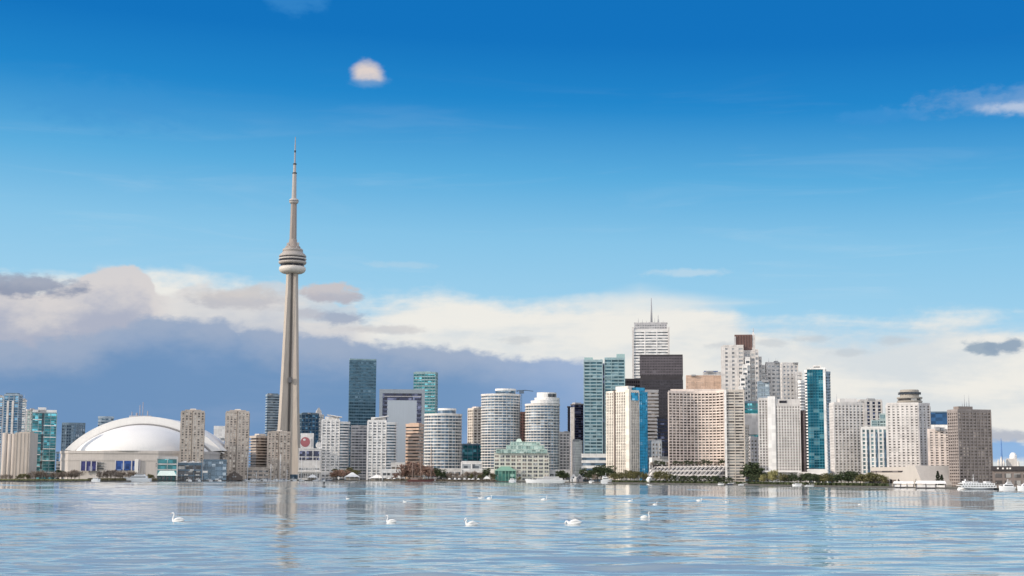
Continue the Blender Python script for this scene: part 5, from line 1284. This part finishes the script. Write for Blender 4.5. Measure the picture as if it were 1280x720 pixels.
def trunk_mesh(kind, seed):
    g = random.Random(seed); m = MB(); m.tube([(0, 0, 0), (.01, 0, .2), (-.01, .01, .45), (0, 0, .8)], [.026, .02, .014, .005], 6)
    if kind != 'conifer':
        for i in range(6):
            a = g.uniform(0, 6.283); z = g.uniform(.2, .5); m.tube([(0, 0, z), (.14 * math.cos(a), .14 * math.sin(a), z + .16), (.24 * math.cos(a), .24 * math.sin(a), z + .34)], [.012, .008, .003], 5)
    return m.mesh('trunk', plain_mat((.10, .08, .065), .9))
KINDS = dict(bare='leafless brown', olive='olive green', dark='dark green', willow='pale yellow green', rust='reddish brown', conifer='dark conifer')
VAR = {k_: [(crown_mesh(k_, 11 * i + 3), trunk_mesh(k_, 17 * i + 5)) for i in range(4)] for k_ in KINDS}
TREES = []   # (u, height in photo pixels, kind, offset behind the waterline, base height)
def trees(kind, off, items, z=GZ):
    for u, hp in items: TREES.append((u, hp, kind, off, z))
trees('olive', 14, [(25, 8), (29, 9), (34, 7), (21, 6)])
trees('bare', 16, [(2, 7), (8, 8), (13, 7), (38, 10), (43, 12), (48, 11), (53, 13), (58, 11), (63, 9), (68, 11), (73, 10), (78, 12), (84, 11), (89, 13), (94, 14), (98, 12)])
trees('bare', 20, [(124, 12), (129, 10), (134, 13), (139, 12), (144, 14), (149, 12), (154, 11), (159, 12), (164, 10), (169, 11), (175, 9)])
trees('olive', 18, [(186, 8), (190, 7)])
trees('dark', 60, [(71, 14), (76, 12)])
trees('rust', 14, [(417, 10), (421, 12), (425, 14), (429, 13), (434, 11)])
trees('olive', 24, [(437, 16), (443, 14), (420, 15)])
trees('rust', 16, [(495, 9), (502, 14), (507, 18), (512, 21), (517, 24), (521, 22), (526, 20), (531, 19), (536, 18), (541, 16)])
trees('dark', 12, [(546, 16), (550, 14), (554, 11)])
trees('bare', 16, [(559, 9), (564, 11), (570, 10), (577, 9), (584, 12), (594, 13), (599, 11), (604, 10)])
trees('olive', 14, [(589, 9), (600, 8), (616, 9), (649, 6), (697, 7)])
trees('dark', 14, [(610, 16), (701, 15), (704, 12), (708, 11), (732, 17), (737, 16), (741, 13)])
trees('dark', 22, [(747, 18), (752, 21), (756, 20), (760, 17)])
trees('bare', 14, [(744, 9), (748, 10), (734, 8)])
trees('olive', 12, [(767, 11), (772, 12), (777, 13), (783, 15), (788, 16), (793, 15), (798, 14), (803, 13), (807, 11), (820, 13), (826, 15), (832, 14), (838, 11)])
trees('dark', 10, [(844, 10), (850, 9), (856, 10), (862, 9), (868, 10), (874, 9), (880, 10), (886, 9), (892, 10), (898, 10), (904, 9), (912, 8), (940, 12), (946, 13)])
trees('dark', 40, [(935, 24), (940, 27), (945, 26), (950, 22)])
trees('willow', 10, [(954, 12), (966, 17), (970, 18)])
trees('olive', 12, [(960, 12), (976, 17), (981, 16)])
trees('dark', 16, [(985, 15), (990, 17), (996, 15), (1002, 17), (1007, 18), (1012, 19), (1017, 18), (1022, 17), (1027, 15)])
trees('olive', 12, [(1031, 17), (1036, 18), (1041, 15)])
trees('dark', 14, [(1046, 16), (1051, 18), (1056, 19), (1061, 22), (1066, 22), (1071, 20)])
trees('olive', 12, [(1076, 19), (1081, 18), (1086, 20), (1091, 20), (1096, 19), (1101, 17), (1105, 14)])
trees('conifer', 30, [(1174, 19), (1178, 15), (1147, 10)])
tl, tth, tw, thh = DIM['terrace']
for i, u in enumerate(range(816, 908, 5)): TREES.append((u + (i % 3) - 1, 6.5 + (i * 7 % 4) * .9, 'dark' if i % 4 else 'bare', 68, GZ + thh + .0))
LAND = [(0, 36, 'concrete silos'), (36, 74, 'green glass tower'), (74, 110, 'corner of the stadium'), (110, 150, 'stadium windows'), (150, 195, 'big white yacht'), (400, 424, 'low pale pavilion'), (424, 460, 'big white tent'), (460, 506, 'terrace cafe'),
        (506, 545, 'tall ship'), (545, 577, 'wide round condominium'), (577, 606, 'low shop row'), (606, 660, 'cream terminal entrance'), (660, 712, 'grey flat pavilion'), (712, 730, 'white boathouses'), (730, 746, 'white banded podium'), (746, 764, 'river boat'), (764, 781, 'ribbed cream tower'), (781, 813, 'azure glass tower'),
        (813, 842, 'white ball shaped dome'), (842, 876, 'curved slab, left half'), (876, 908, 'curved slab, right half'), (908, 952, 'dark low block'), (952, 984, 'blank white pier tower'), (984, 1010, 'covered boat'), (1010, 1034, 'slim teal tower'), (1034, 1062, 'many windowed grey slab'), (1062, 1084, 'grey slab right edge'), (1084, 1110, 'white framed glass building'), (1110, 1200, 'beige hotel podium')]
ORD = ['first', 'second', 'third', 'fourth', 'fifth', 'sixth', 'seventh', 'eighth', 'ninth', 'tenth', 'eleventh', 'twelfth']
def landmark(u):
    for a, b, t_ in LAND:
        if a <= u < b: return t_
    return 'quay'
groups = {}
for t_ in sorted(TREES):
    u, hp, kind, off, z = t_; roof = z > 5
    groups.setdefault((KINDS[kind] + (' roof shrub below the ' if roof else ' tree by the ') + landmark(u), roof, kind), []).append(t_)
for (txt, roof, kind), items in groups.items():
    for i, (u, hp, kind_, off, z) in enumerate(items):
        Y = shore_y(u) + off; p = P(u, 598, Y); h = hp * Y / F * (1.12 if not roof else 1.0)
        lab = txt if len(items) == 1 else txt + (f', {ORD[i]} from left of {len(items)}')
        g_ = random.Random(int(u * 13 + hp * 7)); c_, t_ = VAR[kind][g_.randrange(4)]
        r = thing('shrub' if roof else 'tree', lab, 'shrub' if roof else 'tree', (p.x, Y + g_.uniform(-2, 4), z), g_.uniform(0, 6.28), 'shrubs on the terrace roof' if roof else ('bare brown trees along the shore' if kind in ('bare', 'rust') else 'green trees along the shore'))
        wd = g_.uniform(.95, 1.35) * (1.0 if kind != 'conifer' else .8)
        h *= .84 if (u > 975 and z < 5 and kind != 'conifer') else 1.0
        r.scale = (h * wd, h * wd, h)
        place('trunk', t_, r); place('crown', c_, r)

# ground cover: long grass and low hedge on the quay
def grass_strip(u0, u1, off, seed, name, mat, hgt, n, label):
    g = random.Random(seed); m = MB()
    for i in range(n):
        u = g.uniform(u0, u1); o = off + g.uniform(-2.5, 2.5); Y = shore_y(u) + o; p = P(u, 600, Y); w = g.uniform(.4, 1.1); h = hgt * g.uniform(.5, 1.2); a = g.uniform(0, 3.14)
        dx_, dy_ = w * math.cos(a), w * math.sin(a)
        m.add([(p.x - dx_, Y - dy_, GZ - .05), (p.x + dx_, Y + dy_, GZ - .05), (p.x + dx_ * .6, Y + dy_ * .6, GZ + h), (p.x - dx_ * .5, Y - dy_ * .5, GZ + h * .9)], [(0, 1, 2, 3)])
    o = m.build(name, mat); tag(o, label, 'ground cover', kind='stuff'); return o
grass_strip(-40, 110, 7, 1, 'grass', leaf_mat((.16, .17, .07), (.33, .31, .17)), 1.2, 2600, 'pale dry grass along the quay at the left shore')
grass_strip(110, 196, 8, 2, 'undergrowth', leaf_mat((.10, .09, .05), (.22, .19, .12)), 1.9, 1800, 'brown undergrowth along the quay below the stadium')
grass_strip(764, 1110, 7, 3, 'undergrowth', leaf_mat((.03, .045, .022), (.10, .115, .055)), 1.7, 6000, 'dark green undergrowth along the quay on the right shore')
grass_strip(480, 620, 7, 4, 'undergrowth', leaf_mat((.10, .08, .06), (.24, .20, .15)), 1.6, 2000, 'brown undergrowth along the quay in the middle')

# parasols
pc_me = MB().lathe([(1.0, .62), (.55, .86), (.05, 1.0)], 10).mesh('canopy', plain_mat((.80, .79, .76), .7)); pp_me = MB().tube([(0, 0, 0), (0, 0, .95)], .05, 6).mesh('pole', plain_mat((.5, .5, .5)))
PU = [(562, 'wide round condominium'), (569, 'low waterside hall'), (574, 'right end of the waterside hall'), (581, 'white framed block'), (586.5, 'left end of the shop row'), (591, 'middle of the shop row'), (598, 'right half of the shop row'), (486, 'terrace cafe'), (493, 'bare trees beside the terrace cafe'), (424, 'big white tent'), (675, 'cream terminal')]
for i, (u, t_) in enumerate(PU):
    p = pos(u, 5); h = 3.6 * p.y / F
    r = thing('parasol', 'small white parasol on the quay before the ' + t_, 'parasol', p, .3 * i, 'parasols along the quay'); r.scale = (h * .62, h * .62, h)
    place('canopy', pc_me, r); place('pole', pp_me, r)

# quay lamps
lampm = plain_mat((.30, .31, .32), .5)
lp_me = MB().tube([(0, 0, 0), (0, 0, .92)], [.014, .008], 6).mesh('post', lampm); lh_me = MB().lathe([(.002, .90), (.03, .92), (.034, .96), (.002, 1.0)], 8).mesh('lamp_head', plain_mat((.72, .72, .70), .4))
LL = [(205, 'green roofed shed'), (227, 'dark three storey block'), (262, 'dark blue glass box'), (292, 'brown boathouse'), (316, 'long tan podium'), (345, 'slim tan tower beside the needle'), (384, 'white podium tent'), (412, 'low pale pavilion'), (455, 'big white tent'), (473, 'two tone tent canopy'), (490, 'terrace cafe'),
      (566, 'low waterside hall'), (580, 'left end of the shop row'), (596, 'right end of the shop row'), (622, 'green entrance pavilion'), (668, 'tour ship bow'), (690, 'tour ship stern'), (716, 'white boathouse'), (745, 'small cabin boat'), (1112, 'short ferry dock'), (1146, 'long ferry dock'), (1190, 'white ferry bow'), (1245, 'white ferry stern')]
for u, t_ in LL:
    p = pos(u, 3.2); h = 7.5 * p.y / F * 1.0
    r = thing('street_lamp', 'thin grey quay lamp by the ' + t_, 'street lamp', p, 0, 'street lamps along the quay'); r.scale = (h * 1.6, h * 1.6, h)
    place('post', lp_me, r); place('lamp_head', lh_me, r)

# ================================================================== on the water
def ball(m, cx, cy, cz, rx, ry, rz, n=14, k=9):
    vs = [(cx, cy, cz - rz)]
    for j in range(1, k):
        f = -math.pi / 2 + math.pi * j / k
        for i in range(n): vs.append((cx + rx * math.cos(f) * math.cos(2 * math.pi * i / n), cy + ry * math.cos(f) * math.sin(2 * math.pi * i / n), cz + rz * math.sin(f)))
    vs.append((cx, cy, cz + rz)); fs = [(0, 1 + (i + 1) % n, 1 + i) for i in range(n)]
    for j in range(k - 2): fs += [(1 + j * n + i, 1 + j * n + (i + 1) % n, 1 + (j + 1) * n + (i + 1) % n, 1 + (j + 1) * n + i) for i in range(n)]
    q = 1 + (k - 2) * n; fs += [(q + i, q + (i + 1) % n, len(vs) - 1) for i in range(n)]
    return m.add(vs, fs, True)
def spline(pts, n):
    """smooth resampling of (x, z, ry, rz) control points"""
    res = []; p = [pts[0]] + pts + [pts[-1]]
    for i in range(1, len(p) - 2):
        for q in range(n):
            t_ = q / n; res.append(tuple(.5 * (2 * b + (c - a) * t_ + (2 * a - 5 * b + 4 * c - d) * t_ ** 2 + (3 * b - a - 3 * c + d) * t_ ** 3) for a, b, c, d in zip(p[i - 1], p[i], p[i + 1], p[i + 2])))
    res.append(pts[-1]); return res
SW = plain_mat((.78, .77, .75), .6, mott=.03); BK = plain_mat((.75, .28, .05), .5); BL = plain_mat((.02, .02, .02), .5)
def swan_meshes(pose):
    body = [(.70, .27, .015, .012), (.60, .235, .09, .05), (.45, .19, .17, .12), (.22, .15, .24, .185), (0, .13, .265, .205), (-.22, .12, .23, .19), (-.37, .15, .15, .145)]
    neck = {'up': [(-.44, .29, .085, .085), (-.43, .44, .06, .06), (-.38, .60, .05, .05), (-.36, .74, .048, .048), (-.40, .85, .055, .058), (-.49, .87, .058, .056), (-.57, .84, .036, .034), (-.62, .825, .026, .02)],
            'curl': [(-.46, .28, .085, .085), (-.48, .42, .062, .062), (-.42, .54, .052, .052), (-.40, .63, .05, .05), (-.46, .70, .056, .056), (-.55, .66, .056, .054), (-.60, .58, .036, .034), (-.62, .53, .026, .02)],
            'down': [(-.48, .24, .09, .09), (-.56, .30, .065, .065), (-.63, .30, .055, .055), (-.69, .22, .052, .052), (-.72, .11, .05, .05), (-.73, .04, .04, .04), (-.735, .0, .03, .02)]}[pose]
    sp = spline(body + neck, 4); m = MB().tube([(x, 0, z) for x, z, a, b in sp], [(max(a, .008), max(b, .008)) for x, z, a, b in sp], 12)
    h0, h1 = neck[-2], neck[-1]; dv = Vector((h1[0] - h0[0], 0, h1[1] - h0[1])).normalized(); q = Vector((h1[0], 0, h1[1]))
    bk = MB().tube([q - dv * .02, q + dv * .05, q + dv * .11], [(.026, .024), (.022, .016), (.012, .006)], 8)
    wings = []
    for sy in (-1, 1):
        w_ = MB(); w_.tube([(-.30, sy * .15, .20), (-.12, sy * .20, .29), (.12, sy * .19, .345), (.36, sy * .12, .33), (.60, sy * .04, .29)], [(.04, .05), (.075, .12), (.08, .14), (.055, .09), (.012, .015)], 10)
        wings.append(w_.mesh('wing', SW))
    eh = neck[-3]; ey = MB(); ball(ey, eh[0] - .03, -.052, eh[1] + .005, .012, .010, .012, 8, 6); ball(ey, eh[0] - .03, .052, eh[1] + .005, .012, .010, .012, 8, 6)
    return m.mesh('body', SW), bk.mesh('beak', BK), wings, ey.mesh('eyes', BL)
POSE = {k_: swan_meshes(k_) for k_ in ('up', 'curl', 'down')}
def swan(u, v, L_px, face, pose, label):
    p = on_water(u, v); s = p.y / F; sc_ = L_px * s / 1.4
    r = thing('swan', label, 'swan', (p.x, p.y, -.05 * sc_), (0 if face < 0 else math.pi) + R(rnd.uniform(-18, 18)), 'swans on the lake'); r.scale = (sc_,) * 3
    b_, k_, w_, e_2 = POSE[pose]
    place('body', b_, r); place('beak', k_, r); place('eye', e_2, r)
    for x in w_: place('wing', x, r)
swan(222, 652.5, 19, -1, 'up', 'white swan swimming alone on the water below the stadium')
swan(488.5, 653.5, 15, -1, 'up', 'white swan with upright neck below the white finned condominium')
swan(589, 657.0, 19, -1, 'curl', 'white swan with curled neck, middle one of the three nearest the centre')
swan(717, 655.5, 21, -1, 'down', 'white swan with its head down at the water and rounded back')
swan(807, 648.5, 14, 1, 'up', 'white swan facing right with upright neck below the azure tower')
swan(434.5, 624.0, 5.5, -1, 'up', 'tiny far white swan below the white tent, right of the buoy')
swan(506, 628.2, 5.5, -1, 'curl', 'tiny far white swan alone below the peach office block')
swan(602, 623.6, 8.5, -1, 'down', 'far white swan feeding, left one of a close pair')
swan(612, 624.0, 8, 1, 'up', 'far white swan with raised neck, right one of a close pair')
swan(680.5, 625.5, 9, 1, 'up', 'far white swan facing right below the cream terminal')
swan(788, 627.0, 6.5, 1, 'curl', 'far white swan below the ribbed cream tower')
swan(819, 631.5, 6.5, 1, 'up', 'far white swan with tall neck below the white ball shaped dome')
swan(874, 627.0, 8, 1, 'curl', 'far white swan below the curved pink slab')
swan(908.5, 628.5, 6, 1, 'up', 'far white swan with tall neck below the pink slab end')
swan(1075, 631.5, 5.5, 1, 'up', 'far white swan alone below the grey windowed slab')
def buoy():
    p = on_water(405, 609.5); s = p.y / F
    r = thing('buoy', 'dark pointed channel buoy floating near the foot of the white podium', 'buoy', (p.x, p.y, -.1))
    MB().lathe([(.1, 0), (2.6 * s, 0), (2.7 * s, .8 * s), (2.1 * s, 1.5 * s), (.1, 1.6 * s)], 18).build('float', plain_mat((.03, .035, .04), .5), r)
    m = MB()
    for a in range(4): m.tube([(1.4 * s * math.cos(a * math.pi / 2 + .6), 1.4 * s * math.sin(a * math.pi / 2 + .6), 1.4 * s), (.55 * s * math.cos(a * math.pi / 2 + .6), .55 * s * math.sin(a * math.pi / 2 + .6), 6 * s)], .16 * s, 5)
    m.build('frame', plain_mat((.04, .045, .05), .5), r)
    MB().lathe([(.05, 5.2 * s), (1.5 * s, 5.4 * s), (1.3 * s, 7.2 * s), (.5 * s, 7.6 * s), (.05, 7.7 * s)], 12).build('top_mark', plain_mat((.04, .045, .05), .5), r)
    MB().lathe([(.4 * s, 7.6 * s), (.45 * s, 8.6 * s), (.05, 8.9 * s)], 10).build('lantern', plain_mat((.55, .57, .55), .3), r)
buoy()
